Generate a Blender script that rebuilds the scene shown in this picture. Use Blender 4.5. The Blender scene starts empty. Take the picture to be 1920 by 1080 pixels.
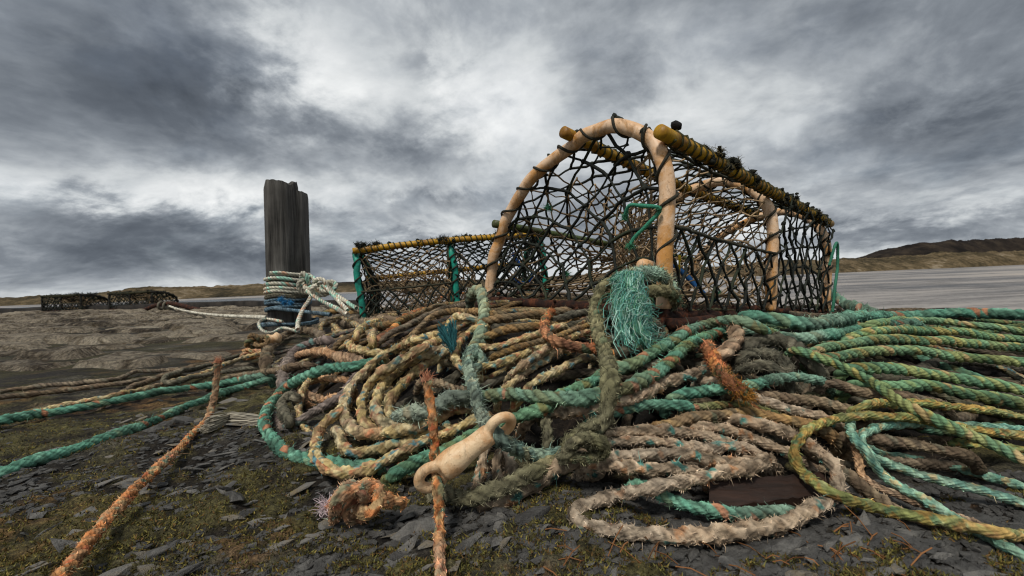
import bpy, bmesh, math, random
import numpy as np
from mathutils import Vector, Matrix
PI = math.pi
random.seed(7); RNG = np.random.default_rng(11)
scene = bpy.context.scene
COL = scene.collection

# ------------------------------------------------------------------ camera
F = 800.0                                   # focal length in pixels of the 1920-wide photograph
CAMLOC = np.array([0, 0, .20])
pitch, roll = math.radians(.86), math.radians(2.3)
fw = np.array([0, math.cos(pitch), -math.sin(pitch)]); r0 = np.array([1., 0, 0]); u0 = np.cross(r0, fw)
RI = r0*math.cos(roll) - u0*math.sin(roll); UP = u0*math.cos(roll) + r0*math.sin(roll)
cd = bpy.data.cameras.new('camera'); cam = bpy.data.objects.new('camera', cd); COL.objects.link(cam)
cd.sensor_width = 36; cd.lens = F/1920*36; cd.clip_start = .02; cd.clip_end = 6000
cam.matrix_world = Matrix(((RI[0], UP[0], -fw[0], CAMLOC[0]), (RI[1], UP[1], -fw[1], CAMLOC[1]), (RI[2], UP[2], -fw[2], CAMLOC[2]), (0, 0, 0, 1)))
scene.camera = cam
cd.dof.use_dof = True; cd.dof.focus_distance = .56; cd.dof.aperture_fstop = 16
scene.cycles.filter_width = 1.15

# ------------------------------------------------------------------ view, sun, sky
vs = scene.view_settings; vs.view_transform = 'Standard'; vs.look = 'None'; vs.exposure = 0.65; vs.gamma = 1; vs.use_curve_mapping = False
SUN_EL, SUN_AZ = math.radians(58), math.radians(208)      # azimuth clockwise from +Y: behind and left of the camera
sd = np.array([math.sin(SUN_AZ)*math.cos(SUN_EL), math.cos(SUN_AZ)*math.cos(SUN_EL), math.sin(SUN_EL)])
sl = bpy.data.lights.new('sun', 'SUN'); sl.energy = 1.5; sl.angle = math.radians(10); sl.color = (1, .95, .86)
so = bpy.data.objects.new('sun', sl); COL.objects.link(so)
so.rotation_euler = Vector(sd).to_track_quat('Z', 'Y').to_euler(); so.location = (-3, -4, 6)

world = bpy.data.worlds.new('World'); scene.world = world; world.use_nodes = True
class NT:
    def __init__(s, nt): s.nt = nt; s.nt.nodes.clear()
    def n(s, typ, ins=None, **kw):
        nd = s.nt.nodes.new(typ)
        for k, v in kw.items(): setattr(nd, k, v)
        for k, v in (ins or {}).items():
            if isinstance(v, bpy.types.NodeSocket): s.nt.links.new(v, nd.inputs[k])
            else: nd.inputs[k].default_value = v
        return nd
    def m(s, op, a, b=0.0, c=None, clamp=False):
        i = {0: a, 1: b}
        if c is not None: i[2] = c
        return s.n('ShaderNodeMath', i, operation=op, use_clamp=clamp).outputs[0]
    def ramp(s, f, stops, interp='LINEAR'):
        nd = s.n('ShaderNodeValToRGB', {0: f}); r = nd.color_ramp; r.interpolation = interp
        while len(r.elements) < len(stops): r.elements.new(.5)
        for e, (p, c) in zip(r.elements, stops): e.position = p; e.color = (*c, 1)
        return nd.outputs[0]
    def noise(s, v, scale, detail=6, rough=.55, dist=0):
        return s.n('ShaderNodeTexNoise', {'Vector': v, 'Scale': scale, 'Detail': detail, 'Roughness': rough, 'Distortion': dist}).outputs[0]
    def mix(s, f, a, b, mode='MIX'):
        return s.n('ShaderNodeMix', {0: f, 6: a if isinstance(a, bpy.types.NodeSocket) else (*a, 1), 7: b if isinstance(b, bpy.types.NodeSocket) else (*b, 1)}, data_type='RGBA', blend_type=mode).outputs[2]

def Pw(px, py, d):
    px, py, d = np.asarray(px, float), np.asarray(py, float), np.asarray(d, float)
    return CAMLOC + d[..., None]*(fw + ((px-960)/F)[..., None]*RI - ((py-540)/F)[..., None]*UP)
def P(px, py, d): return Pw(np.array(px), np.array(py), np.array(d))
def C3(X, Y, Z): return CAMLOC + X*RI + Y*fw + Z*UP
def C3d(X, Y, Z): return X*RI + Y*fw + Z*UP

T = NT(world.node_tree)
g = T.n('ShaderNodeTexCoord').outputs['Generated']
sp = T.n('ShaderNodeSeparateXYZ', {0: g}); sx, sy, sz = sp.outputs
zz = T.m('ADD', T.m('MAXIMUM', sz, 0.0), .36)
pp = T.n('ShaderNodeCombineXYZ', {0: T.m('DIVIDE', sx, zz), 1: T.m('DIVIDE', sy, zz), 2: 0.0}).outputs[0]
warp = T.n('ShaderNodeTexNoise', {'Vector': pp, 'Scale': 1.1, 'Detail': 2.0}).outputs['Color']
pw = T.n('ShaderNodeVectorMath', {0: pp, 1: T.n('ShaderNodeVectorMath', {0: warp, 3: .35}, operation='SCALE').outputs[0]}, operation='ADD').outputs[0]
mp = T.n('ShaderNodeMapping', {'Vector': pw, 'Location': (3.1, 1.7, 0), 'Rotation': (0, 0, .35), 'Scale': (1.25, 1.2, 1)}).outputs[0]
n1 = T.noise(mp, 1.5, 9, .56, .1); n2 = T.noise(mp, 5.2, 8, .62, .1)
dens = T.m('ADD', T.m('MULTIPLY', n1, .70), T.m('ADD', T.m('MULTIPLY', T.noise(mp, 14, 6, .55, .3), .12), T.m('MULTIPLY', n2, .22)))
az = T.m('ARCTAN2', sx, sy); el = T.m('ARCSINE', sz)
wob = T.m('MULTIPLY', T.m('SUBTRACT', n2, .5), .35)
LOBES = [(600,130,.12,.10,.14),(690,170,.10,.07,.08),(905,170,.16,.10,.13),(1010,75,.22,.12,.06),(400,362,.26,.035,.20),(740,345,.20,.04,.12),(1000,235,.2,.1,.06),(820,425,.13,.022,.11),(560,440,.10,.02,.08),(1620,390,.35,.03,.06),
         (1590,490,.22,.02,.10),(1250,150,.2,.12,.05),(390,80,.16,.09,-.09),(270,200,.2,.07,-.10),(1750,30,.3,.15,-.07),(100,20,.3,.15,-.07),(620,250,.26,.08,-.09),(800,120,.05,.05,-.05),(340,420,.3,.045,-.15),(790,375,.12,.025,-.09),(300,490,.4,.035,-.13),(1630,260,.2,.035,-.08),(1500,60,.2,.1,-.05),(1650,440,.25,.02,-.08),(1120,190,.1,.1,-.06)]
acc = dens
for (lx, ly, sa, se, amp) in LOBES:
    v = P(lx, ly, 1.0) - CAMLOC; v = v/np.linalg.norm(v)
    a0, e0 = math.atan2(v[0], v[1]), math.asin(v[2])
    qa = T.m('DIVIDE', T.m('SUBTRACT', T.m('ADD', az, wob), a0), sa); qe = T.m('DIVIDE', T.m('SUBTRACT', T.m('ADD', el, T.m('MULTIPLY', wob, .35)), e0), se)
    ex = T.m('EXPONENT', T.m('MULTIPLY', T.m('ADD', T.m('MULTIPLY', qa, qa), T.m('MULTIPLY', qe, qe)), -1.0))
    acc = T.m('MULTIPLY_ADD', ex, amp, acc)
acc = T.m('MULTIPLY_ADD', T.m('EXPONENT', T.m('MULTIPLY', T.m('MAXIMUM', sz, 0.0), -28.0)), .08, acc)
acc = T.m('SUBTRACT', acc, .012)
ccol = T.ramp(acc, [(.22, (.055, .065, .08)), (.33, (.09, .104, .124)), (.43, (.165, .184, .208)), (.52, (.28, .302, .325)), (.60, (.43, .452, .465)), (.70, (.57, .585, .59)), (.8, (.70, .71, .705))])
nish = T.n('ShaderNodeTexSky', sky_type='NISHITA', sun_disc=False, sun_elevation=SUN_EL, sun_rotation=SUN_AZ, air_density=1.0, dust_density=1.0).outputs[0]
bgc = T.n('ShaderNodeBackground', {0: ccol, 1: .88}); bgn = T.n('ShaderNodeBackground', {0: nish, 1: .06})
gap = T.m('MULTIPLY', T.m('SUBTRACT', T.noise(mp, 2.0, 5), .5, clamp=True), .5, clamp=True)
ms = T.n('ShaderNodeMixShader', {0: gap, 1: bgc.outputs[0], 2: bgn.outputs[0]})
T.n('ShaderNodeOutputWorld', {0: ms.outputs[0]})

# ------------------------------------------------------------------ numpy noise
TAB = np.random.default_rng(99).random(1 << 16)
def _h(ix, iy, iz, s):
    return TAB[(ix.astype(np.int64)*7919+iy.astype(np.int64)*15731+iz.astype(np.int64)*27449+s*31337) & 65535]
def vn(x, y, z=0.0, s=0):
    flat = np.ndim(z) == 0 and float(z) == int(z)
    x, y = np.broadcast_arrays(np.asarray(x, float), np.asarray(y, float))
    if flat:
        zi = int(z); ix, iy = np.floor(x), np.floor(y); fx, fy = x-ix, y-iy; fx = fx*fx*(3-2*fx); fy = fy*fy*(3-2*fy)
        k = ix.astype(np.int64)*7919+iy.astype(np.int64)*15731+(zi*27449+s*31337)
        a = TAB[k & 65535]; b = TAB[(k+7919) & 65535]; c = TAB[(k+15731) & 65535]; d = TAB[(k+23650) & 65535]
        return (a+(b-a)*fx)*(1-fy)+(c+(d-c)*fx)*fy
    x, y, z = np.broadcast_arrays(x, y, np.asarray(z, float)); iz = np.floor(z); fz = z-iz; fz = fz*fz*(3-2*fz); ix, iy = np.floor(x), np.floor(y); fx, fy = x-ix, y-iy; fx = fx*fx*(3-2*fx); fy = fy*fy*(3-2*fy)
    k0 = ix.astype(np.int64)*7919+iy.astype(np.int64)*15731+iz.astype(np.int64)*27449+s*31337; o = []
    for k in (k0, k0+27449):
        a = TAB[k & 65535]; b = TAB[(k+7919) & 65535]; c = TAB[(k+15731) & 65535]; d = TAB[(k+23650) & 65535]
        o.append((a+(b-a)*fx)*(1-fy)+(c+(d-c)*fx)*fy)
    return o[0]*(1-fz)+o[1]*fz
def fbm(x, y, z=0.0, o=4, s=0):
    t, a, k = 0, .5, 1.0
    for i in range(o): t = t + a*vn(np.asarray(x)*k, np.asarray(y)*k, z if np.ndim(z) == 0 and float(z) == int(z) else np.asarray(z)*k, s+i); a *= .5; k *= 2.03
    return t/(1-.5**o)
def sm(a, b, x): t = np.clip((x-a)/(b-a), 0, 1); return t*t*(3-2*t)
def srgb(*c): return tuple(((v/255)/12.92 if v/255 <= .04045 else ((v/255+.055)/1.055)**2.4) for v in c)

# ------------------------------------------------------------------ object helpers
def tag(o, label, cat, group=None):
    o['label'] = label; o['category'] = cat
    if group: o['group'] = group
    return o
def empty(name, loc, label, cat, group=None):
    o = bpy.data.objects.new(name, None); COL.objects.link(o); o.location = loc; o.empty_display_size = .05
    bpy.context.view_layer.update()
    return tag(o, label, cat, group)
def link(o, parent=None, kind=None):
    COL.objects.link(o)
    if parent is not None:
        o.parent = parent; pl = parent.matrix_basis if parent.parent is None else parent.parent.matrix_basis @ parent.matrix_basis
        o.matrix_parent_inverse = pl.inverted()
    if kind: o['kind'] = kind
    return o
class G:
    """collects vertices, quads, triangles, colours and rope coordinates for one mesh"""
    def __init__(s): s.V=[]; s.Q=[]; s.T=[]; s.C=[]; s.U=[]; s.n=0
    def add(s, V, Q=None, T=None, C=None, U=None):
        V = np.asarray(V, float).reshape(-1, 3); m = len(V)
        if Q is not None and len(Q): s.Q.append(np.asarray(Q).reshape(-1, 4)+s.n)
        if T is not None and len(T): s.T.append(np.asarray(T).reshape(-1, 3)+s.n)
        C = np.ones((m, 3))*.5 if C is None else np.broadcast_to(np.asarray(C, float).reshape(-1, 3), (m, 3)); s.C.append(C)
        s.U.append(np.zeros((m, 2)) if U is None else np.asarray(U).reshape(-1, 2)); s.V.append(V); s.n += m
    def mesh(s, name, smooth=True):
        me = bpy.data.meshes.new(name); V = np.concatenate(s.V)
        Q = np.concatenate(s.Q) if s.Q else np.zeros((0, 4), int); Tn = np.concatenate(s.T) if s.T else np.zeros((0, 3), int)
        me.vertices.add(len(V)); me.vertices.foreach_set('co', V.ravel())
        L = np.concatenate([Q.ravel(), Tn.ravel()]); me.loops.add(len(L)); me.loops.foreach_set('vertex_index', L.astype(np.int32))
        np_ = len(Q)+len(Tn); me.polygons.add(np_)
        st = np.concatenate([np.arange(len(Q))*4, len(Q)*4+np.arange(len(Tn))*3])
        me.polygons.foreach_set('loop_start', st.astype(np.int32))
        me.update(calc_edges=True); me.validate()
        me.polygons.foreach_set('use_smooth', np.full(len(me.polygons), smooth))
        C = np.concatenate(s.C); a = me.color_attributes.new('Col', 'FLOAT_COLOR', 'POINT')
        if len(a.data) == len(C): a.data.foreach_set('color', np.hstack([C, np.ones((len(C), 1))]).ravel())
        u = me.attributes.new('ruv', 'FLOAT2', 'POINT'); u.data.foreach_set('vector', np.concatenate(s.U).ravel())
        return me
    def obj(s, name, mat, parent=None, kind=None, smooth=True):
        me = s.mesh(name, smooth); me.materials.append(mat)
        return link(bpy.data.objects.new(name, me), parent, kind)

def frames(p):
    t = np.gradient(p, axis=0); t /= np.linalg.norm(t, axis=1)[:, None]+1e-12
    n = np.zeros_like(p); a = np.array([0, 0, 1.]) if abs(t[0][2]) < .9 else np.array([1., 0, 0])
    v = a - t[0]*a.dot(t[0]); v /= np.linalg.norm(v); n[0] = v
    for i in range(1, len(p)):
        v = v - t[i]*v.dot(t[i]); v /= np.linalg.norm(v)+1e-12; n[i] = v
    return t, n, np.cross(t, n)
def catmull(pts, ds):
    p = np.asarray(pts, float)
    if len(p) == 2: p = np.array([p[0], (p[0]+p[1])/2, p[1]])
    q = np.vstack([2*p[0]-p[1], p, 2*p[-1]-p[-2]]); out = []
    for i in range(1, len(q)-2):
        L = np.linalg.norm(q[i+1]-q[i]); k = max(2, int(L/ds)); t = np.linspace(0, 1, k, endpoint=False)[:, None]
        a, b, c, d = q[i-1], q[i], q[i+1], q[i+2]
        out.append(.5*((2*b)+(-a+c)*t+(2*a-5*b+4*c-d)*t**2+(-a+3*b-3*c+d)*t**3))
    out.append(q[-2][None]); return resample(np.vstack(out), ds)
def resample(p, ds):
    L = np.r_[0, np.cumsum(np.linalg.norm(np.diff(p, axis=0), axis=1))]
    k = max(4, int(L[-1]/ds)+1); s = np.linspace(0, L[-1], k)
    return np.stack([np.interp(s, L, p[:, j]) for j in range(p.shape[1])], 1)
def gsm(a, k):
    if k < 1: return a
    x = np.arange(-3*k, 3*k+1); w = np.exp(-x**2/(2.*k*k)); w /= w.sum()
    pad = np.pad(a, [(3*k, 3*k)]+[(0, 0)]*(a.ndim-1), mode='edge')
    return np.apply_along_axis(lambda c: np.convolve(c, w, 'valid'), 0, pad)
def grid_q(m, n):
    i, j = np.meshgrid(np.arange(m-1), np.arange(n-1), indexing='ij'); a = i*n+j
    return np.stack([a, a+n, a+n+1, a+1], -1).reshape(-1, 4)
def tube(g, p, r, n=12, col=(.5, .5, .5), caps=True, rough=0, seed=0, taper=None):
    p = np.asarray(p, float); t, a, b = frames(p); m = len(p); th = np.arange(n)/n*2*PI
    rr = np.broadcast_to(np.asarray(r, float).reshape(-1, 1), (m, 1)).repeat(n, 1)
    if rough:
        P0 = p[:, None]+rr[..., None]*(np.cos(th)[None, :, None]*a[:, None]+np.sin(th)[None, :, None]*b[:, None])
        rr = rr*(1+rough*(fbm(P0[..., 0]*90, P0[..., 1]*90, P0[..., 2]*90, 3, seed)-.5)*2)
    V = p[:, None]+rr[..., None]*(np.cos(th)[None, :, None]*a[:, None]+np.sin(th)[None, :, None]*b[:, None])
    i, j = np.meshgrid(np.arange(m-1), np.arange(n), indexing='ij'); j2 = (j+1) % n
    Q = np.stack([i*n+j, i*n+j2, (i+1)*n+j2, (i+1)*n+j], -1).reshape(-1, 4); Tn = []
    V = V.reshape(-1, 3)
    if caps:
        V = np.vstack([V, p[0]-t[0]*rr[0, 0]*.12, p[-1]+t[-1]*rr[-1, 0]*.12]); c0, c1 = m*n, m*n+1
        k = np.arange(n); k2 = (k+1) % n
        Tn = np.vstack([np.stack([k2, k, np.full(n, c0)], 1), np.stack([(m-1)*n+k, (m-1)*n+k2, np.full(n, c1)], 1)])
    g.add(V, Q, Tn, C=col)
def strands(g, paths, r, n=3, col=(.1, .1, .1)):
    """many thin strands of the same point count: paths (M,K,3); r scalar, (M,) or (M,K)"""
    p = np.asarray(paths, float); M, K, _ = p.shape
    t = np.gradient(p, axis=1); t /= np.linalg.norm(t, axis=2)[..., None]+1e-9
    ref = np.where(np.abs(t[:, :1, 2:3]) < .8, np.array([0, 0, 1.]), np.array([1., 0, 0])); ref = np.broadcast_to(ref, t.shape)
    a = np.cross(t, ref); a /= np.linalg.norm(a, axis=2)[..., None]+1e-9; b = np.cross(t, a)
    r = np.asarray(r, float)
    r = r.reshape(r.shape+(1,)*(2-r.ndim)) if r.ndim < 2 else r
    r = np.broadcast_to(r, (M, K)); th = np.arange(n)/n*2*PI
    V = p[:, :, None]+r[:, :, None, None]*(np.cos(th)[None, None, :, None]*a[:, :, None]+np.sin(th)[None, None, :, None]*b[:, :, None])
    m_, i, j = np.meshgrid(np.arange(M), np.arange(K-1), np.arange(n), indexing='ij'); j2 = (j+1) % n; o = m_*K*n
    Q = np.stack([o+i*n+j, o+i*n+j2, o+(i+1)*n+j2, o+(i+1)*n+j], -1).reshape(-1, 4)
    C = np.asarray(col, float)
    if C.ndim == 2: C = np.repeat(C, K*n, axis=0)
    g.add(V.reshape(-1, 3), Q, C=C)
ICO = bmesh.new(); bmesh.ops.create_icosphere(ICO, subdivisions=1, radius=1)
ICO_V = np.array([v.co[:] for v in ICO.verts]); ICO_F = np.array([[v.index for v in f.verts] for f in ICO.faces]); ICO.free()
ICO = bmesh.new(); bmesh.ops.create_icosphere(ICO, subdivisions=2, radius=1)
ICO2_V = np.array([v.co[:] for v in ICO.verts]); ICO2_F = np.array([[v.index for v in f.verts] for f in ICO.faces]); ICO.free()
def blobs(g, c, r, col, jitter=.35, hi=False):
    ICO_V, ICO_F = (ICO2_V, ICO2_F) if hi else (globals()['ICO_V'], globals()['ICO_F'])
    c = np.asarray(c); M = len(c); V = ICO_V[None]*(np.asarray(r).reshape(-1, 1, 1))*(1+jitter*(RNG.random((M, len(ICO_V), 1))-.5)*2)
    A = RNG.normal(size=(M, 3, 3)); q, _ = np.linalg.qr(A); V = np.einsum('mij,mkj->mki', q, V*np.array([1.25, .95, .85]))+c[:, None]
    Tn = ICO_F[None]+(np.arange(M)*len(ICO_V))[:, None, None]
    C = np.asarray(col, float); C = np.repeat(C, len(ICO_V), axis=0) if C.ndim == 2 else C
    g.add(V.reshape(-1, 3), None, Tn.reshape(-1, 3), C=C)
def tuft(g, c, R, n, col, r=.0005, K=5, curl=1.0, droop=0, dirn=None):
    d = RNG.normal(size=(n, 3)); d /= np.linalg.norm(d, axis=1)[:, None]
    if dirn is not None: d = d*.55+np.asarray(dirn); d /= np.linalg.norm(d, axis=1)[:, None]
    pts = [np.asarray(c)+RNG.normal(size=(n, 3))*R*.18]; L = R*(.35+.75*RNG.random((n, 1)))/(K-1)
    for k in range(K-1):
        pts.append(pts[-1]+d*L); d = d+RNG.normal(size=(n, 3))*.45*curl+np.array([0, 0, -droop]); d /= np.linalg.norm(d, axis=1)[:, None]
    cc = np.asarray(col)*(0.55+.9*RNG.random((n, 1)))
    strands(g, np.stack(pts, 1), np.linspace(1, .35, K)[None]*r*np.ones((n, 1)), 3, cc)

# ------------------------------------------------------------------ materials
def material(name, fn, rough=.85, spec=.3):
    m = bpy.data.materials.new(name); m.use_nodes = True; t = NT(m.node_tree)
    bs = t.n('ShaderNodeBsdfPrincipled', {'Roughness': rough, 'Specular IOR Level': spec}); fn(t, bs)
    t.n('ShaderNodeOutputMaterial', {0: bs.outputs[0]}); return m
def L(t, a, b): t.nt.links.new(a, b)
def bump(t, bs, h, dist, strength=1.0):
    b = t.n('ShaderNodeBump', {'Height': h, 'Distance': dist, 'Strength': strength}); L(t, b.outputs[0], bs.inputs['Normal'])
def attr(t, n): return t.n('ShaderNodeAttribute', attribute_name=n)
def pos(t): return t.n('ShaderNodeNewGeometry').outputs['Position']
def mk_rope(t, bs):
    c = attr(t, 'Col').outputs['Color']; p = pos(t)
    n = t.noise(p, 900, 3, .6); n2 = t.noise(p, 260, 4, .6)
    k = t.m('MULTIPLY_ADD', n, .7, t.m('MULTIPLY_ADD', n2, .8, .28))
    L(t, t.mix(1.0, c, t.n('ShaderNodeCombineColor', {0: k, 1: k, 2: k}).outputs[0], 'MULTIPLY'), bs.inputs['Base Color'])
    uv = t.n('ShaderNodeSeparateXYZ', {0: attr(t, 'ruv').outputs['Vector']})
    w = t.m('SINE', t.m('MULTIPLY_ADD', uv.outputs[0], 5.0, t.m('MULTIPLY', uv.outputs[1], 2*PI*9)))
    bump(t, bs, t.m('ADD', t.m('MULTIPLY', w, .35), t.m('MULTIPLY', n, 1.2)), .0007, .8)
M_ROPE = material('rope_fibre', mk_rope, .92, .15)
def mk_fib(t, bs): L(t, attr(t, 'Col').outputs['Color'], bs.inputs['Base Color'])
M_FIB = material('loose_fibre', mk_fib, .8, .2)
def mk_tw(t, bs):
    c = attr(t, 'Col').outputs['Color']; p = pos(t); n = t.noise(p, 420, 4, .65)
    k = t.m('MULTIPLY_ADD', n, 1.5, .2)
    L(t, t.mix(1.0, c, t.n('ShaderNodeCombineColor', {0: k, 1: k, 2: k}).outputs[0], 'MULTIPLY'), bs.inputs['Base Color']); bump(t, bs, n, .0012)
M_TWINE = material('net_twine', mk_tw, .8, .3)
def plastic(name, base, stain, rough=.42, sc=1.0):
    def f(t, bs):
        p = pos(t); n = t.noise(p, 22*sc, 7, .65, .6); n2 = t.noise(p, 160*sc, 4, .6); n3 = t.noise(p, 700, 2)
        f1 = t.ramp(n, [(.42, (0, 0, 0)), (.62, (1, 1, 1))])
        c = t.mix(f1, base, stain); sp = t.ramp(n2, [(.58, (0, 0, 0)), (.68, (1, 1, 1))]); mpx = t.n('ShaderNodeMapping', {'Vector': p, 'Rotation': (.3, .9, .4), 'Scale': (30, 9, 9)}).outputs[0]; sm_ = t.ramp(t.noise(mpx, 3, 8, .7), [(.54, (0, 0, 0)), (.66, (1, 1, 1))])
        c = t.mix(t.m('MULTIPLY', sp, .5), c, tuple(v*.35 for v in stain)); c = t.mix(t.m('MULTIPLY', sm_, .5), c, tuple(v*.22+.01 for v in stain))
        L(t, c, bs.inputs['Base Color']); bump(t, bs, t.m('ADD', n2, t.m('MULTIPLY', n3, .3)), .0008, .7)
        L(t, t.m('MULTIPLY_ADD', n, .3, rough-.1), bs.inputs['Roughness'])
    return material(name, f, rough, .4)
M_PEACH = plastic('peach_plastic', srgb(236, 202, 168), srgb(206, 148, 80))
M_YELLOW = plastic('yellow_plastic', srgb(196, 150, 28), srgb(140, 96, 26))
M_GREEN = plastic('green_plastic', srgb(86, 104, 52), srgb(70, 70, 40))
M_TEAL = plastic('teal_plastic', srgb(34, 158, 134), srgb(24, 110, 96))
M_BONE = plastic('bone_plastic', srgb(236, 206, 166), srgb(212, 164, 116), .45, 2.2)
M_BLUE = plastic('blue_plastic', srgb(36, 90, 150), srgb(24, 60, 100))
def mk_rust(t, bs):
    p = pos(t); n = t.noise(p, 42, 9, .8); n2 = t.noise(p, 300, 4, .7)
    L(t, t.ramp(n, [(.36, (.012, .009, .008)), (.50, (.035, .015, .010)), (.60, (.13, .042, .018)), (.72, (.34, .12, .045))]), bs.inputs['Base Color'])
    bump(t, bs, t.m('ADD', n, t.m('MULTIPLY', n2, .5)), .004)
M_RUST = material('rusty_steel', mk_rust, .85, .25)
def mk_ground(t, bs):
    c = attr(t, 'Col').outputs['Color']; p = pos(t)
    n = t.noise(p, 150, 6, .78); n2 = t.noise(p, 28, 5, .65); n3 = t.noise(p, 620, 4, .75)
    k = t.m('MULTIPLY', t.n('ShaderNodeMapRange', {0: n, 1: .36, 2: .66, 3: .25, 4: 1.9}).outputs[0], t.n('ShaderNodeMapRange', {0: n3, 1: .35, 2: .68, 3: .4, 4: 2.0}).outputs[0])
    c2 = t.mix(1.0, c, t.n('ShaderNodeCombineColor', {0: k, 1: k, 2: k}).outputs[0], 'MULTIPLY')
    L(t, c2, bs.inputs['Base Color']); bump(t, bs, t.m('ADD', t.m('ADD', t.m('MULTIPLY', n2, 2.0), n), t.m('MULTIPLY', n3, .4)), .009)
M_GROUND = material('mossy_rock_ground', mk_ground, .85, .3)
def mk_slate(t, bs):
    p = pos(t); n = t.noise(p, 75, 7, .7); n2 = t.noise(p, 420, 4, .65); oi = t.n('ShaderNodeObjectInfo').outputs['Random']
    c = t.ramp(t.m('MULTIPLY_ADD', oi, .35, t.m('MULTIPLY', n, .75)), [(.25, (.028, .027, .026)), (.46, (.080, .077, .072)), (.62, (.18, .172, .158)), (.82, (.20, .155, .09))])
    L(t, c, bs.inputs['Base Color']); bump(t, bs, t.m('ADD', n, t.m('MULTIPLY', n2, .5)), .004)
M_SLATE = material('slate_stone', mk_slate, .62, .4)
def mk_sett(t, bs):
    p = pos(t); mpv = t.n('ShaderNodeMapping', {'Vector': p, 'Scale': (.6, 3.0, 1)}).outputs[0]
    n = t.noise(p, 7, 9, .72, .5); n2 = t.noise(mpv, 40, 7, .72); oi = t.n('ShaderNodeObjectInfo').outputs['Random']
    c = t.ramp(t.m('MULTIPLY_ADD', oi, .12, t.m('MULTIPLY_ADD', n2, .35, t.m('MULTIPLY', n, .55))), [(.38, (.018, .013, .010)), (.45, (.10, .080, .058)), (.52, (.31, .265, .205)), (.64, (.48, .425, .34))])
    n4 = t.noise(p, 90, 5, .75); c = t.mix(1.0, c, t.ramp(n4, [(.35, (.35, .35, .35)), (.65, (1.5, 1.45, 1.35))]), 'MULTIPLY')
    wv = t.n('ShaderNodeVectorMath', {0: p, 1: t.n('ShaderNodeVectorMath', {0: t.n('ShaderNodeTexNoise', {'Vector': p, 'Scale': 3.0, 'Detail': 4.0}).outputs['Color'], 3: .35}, operation='SCALE').outputs[0]}, operation='ADD').outputs[0]
    vo = t.n('ShaderNodeTexVoronoi', {'Vector': t.n('ShaderNodeMapping', {'Vector': wv, 'Scale': (2.4, 5.0, 3)}).outputs[0], 'Scale': 1.0}, feature='DISTANCE_TO_EDGE').outputs['Distance']
    ck = t.ramp(vo, [(.0, (.45, .42, .38)), (.04, (1, 1, 1))]); c = t.mix(1.0, c, ck, 'MULTIPLY')
    moss = t.ramp(t.noise(p, 3.2, 6, .7), [(.54, (0, 0, 0)), (.66, (1, 1, 1))])
    c = t.mix(t.m('MULTIPLY', moss, .6), c, t.mix(n4, (.02, .016, .008), (.15, .10, .035)))
    L(t, c, bs.inputs['Base Color']); bump(t, bs, t.m('ADD', t.m('ADD', n2, n4), t.m('ADD', n, t.m('MULTIPLY', t.m('MINIMUM', vo, .08), 9.0))), .02)
M_SETT = material('weathered_sett', mk_sett, .85, .25)
def mk_wood(t, bs):
    tc = t.n('ShaderNodeTexCoord').outputs['Object']
    m1 = t.n('ShaderNodeMapping', {'Vector': tc, 'Scale': (24, 24, 1.8)}).outputs[0]; m2 = t.n('ShaderNodeMapping', {'Vector': tc, 'Scale': (120, 120, 5)}).outputs[0]
    n = t.noise(m1, 1, 6, .6, .4); n2 = t.noise(m2, 1, 5, .6); n3 = t.noise(tc, 7, 5, .6)
    f = t.m('ADD', t.m('MULTIPLY', n, .5), t.m('ADD', t.m('MULTIPLY', n2, .3), t.m('MULTIPLY', n3, .25)))
    L(t, t.ramp(f, [(.38, (.016, .015, .014)), (.5, (.070, .066, .060)), (.62, (.15, .142, .130)), (.75, (.21, .20, .185))]), bs.inputs['Base Color'])
    bump(t, bs, t.m('ADD', n, t.m('MULTIPLY', n2, .7)), .008)
M_WOOD = material('weathered_timber', mk_wood, .85, .2)
M_TAR = material('tarred_timber', lambda t, bs: L(t, t.ramp(t.noise(pos(t), 9, 6), [(.35, (.010, .009, .008)), (.7, (.045, .038, .032))]), bs.inputs['Base Color']), .8, .2)
def mk_plank(t, bs):
    p = pos(t); m1 = t.n('ShaderNodeMapping', {'Vector': p, 'Rotation': (0, 0, .35), 'Scale': (12, 120, 60)}).outputs[0]
    n = t.noise(m1, 1, 5, .6); L(t, t.ramp(n, [(.35, (.012, .007, .005)), (.6, (.042, .021, .014)), (.8, (.07, .04, .028))]), bs.inputs['Base Color']); bump(t, bs, n, .003)
M_PLANK = material('wet_brown_plank', mk_plank, .6, .3)
def mk_sand(t, bs):
    p = pos(t); mpv = t.n('ShaderNodeMapping', {'Vector': p, 'Scale': (.32, 1, 1)}).outputs[0]
    n = t.noise(mpv, .045, 6, .6, .3); n2 = t.noise(mpv, .55, 6, .65); n3 = t.noise(p, 3.0, 5, .6)
    f = t.m('ADD', t.m('MULTIPLY', n, .62), t.m('ADD', t.m('MULTIPLY', n2, .25), t.m('MULTIPLY', n3, .13)))
    L(t, t.ramp(f, [(.42, (.085, .080, .078)), (.47, (.19, .175, .165)), (.52, (.33, .305, .285)), (.60, (.46, .40, .335))]), bs.inputs['Base Color'])
    L(t, t.ramp(n, [(.4, (.38, .38, .38)), (.56, (.85, .85, .85))]), bs.inputs['Roughness']); bump(t, bs, t.m('ADD', n2, n3), .06)
M_SAND = material('wet_sand', mk_sand, .7, .35)
def mk_water(t, bs):
    p = pos(t); mpv = t.n('ShaderNodeMapping', {'Vector': p, 'Scale': (.3, 1, 1)}).outputs[0]; n = t.noise(mpv, 1.2, 4)
    bs.inputs['Base Color'].default_value = (.09, .10, .11, 1); bs.inputs['IOR'].default_value = 1.33; bump(t, bs, n, .05)
M_WATER = material('estuary_water', mk_water, .16, .5)
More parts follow.
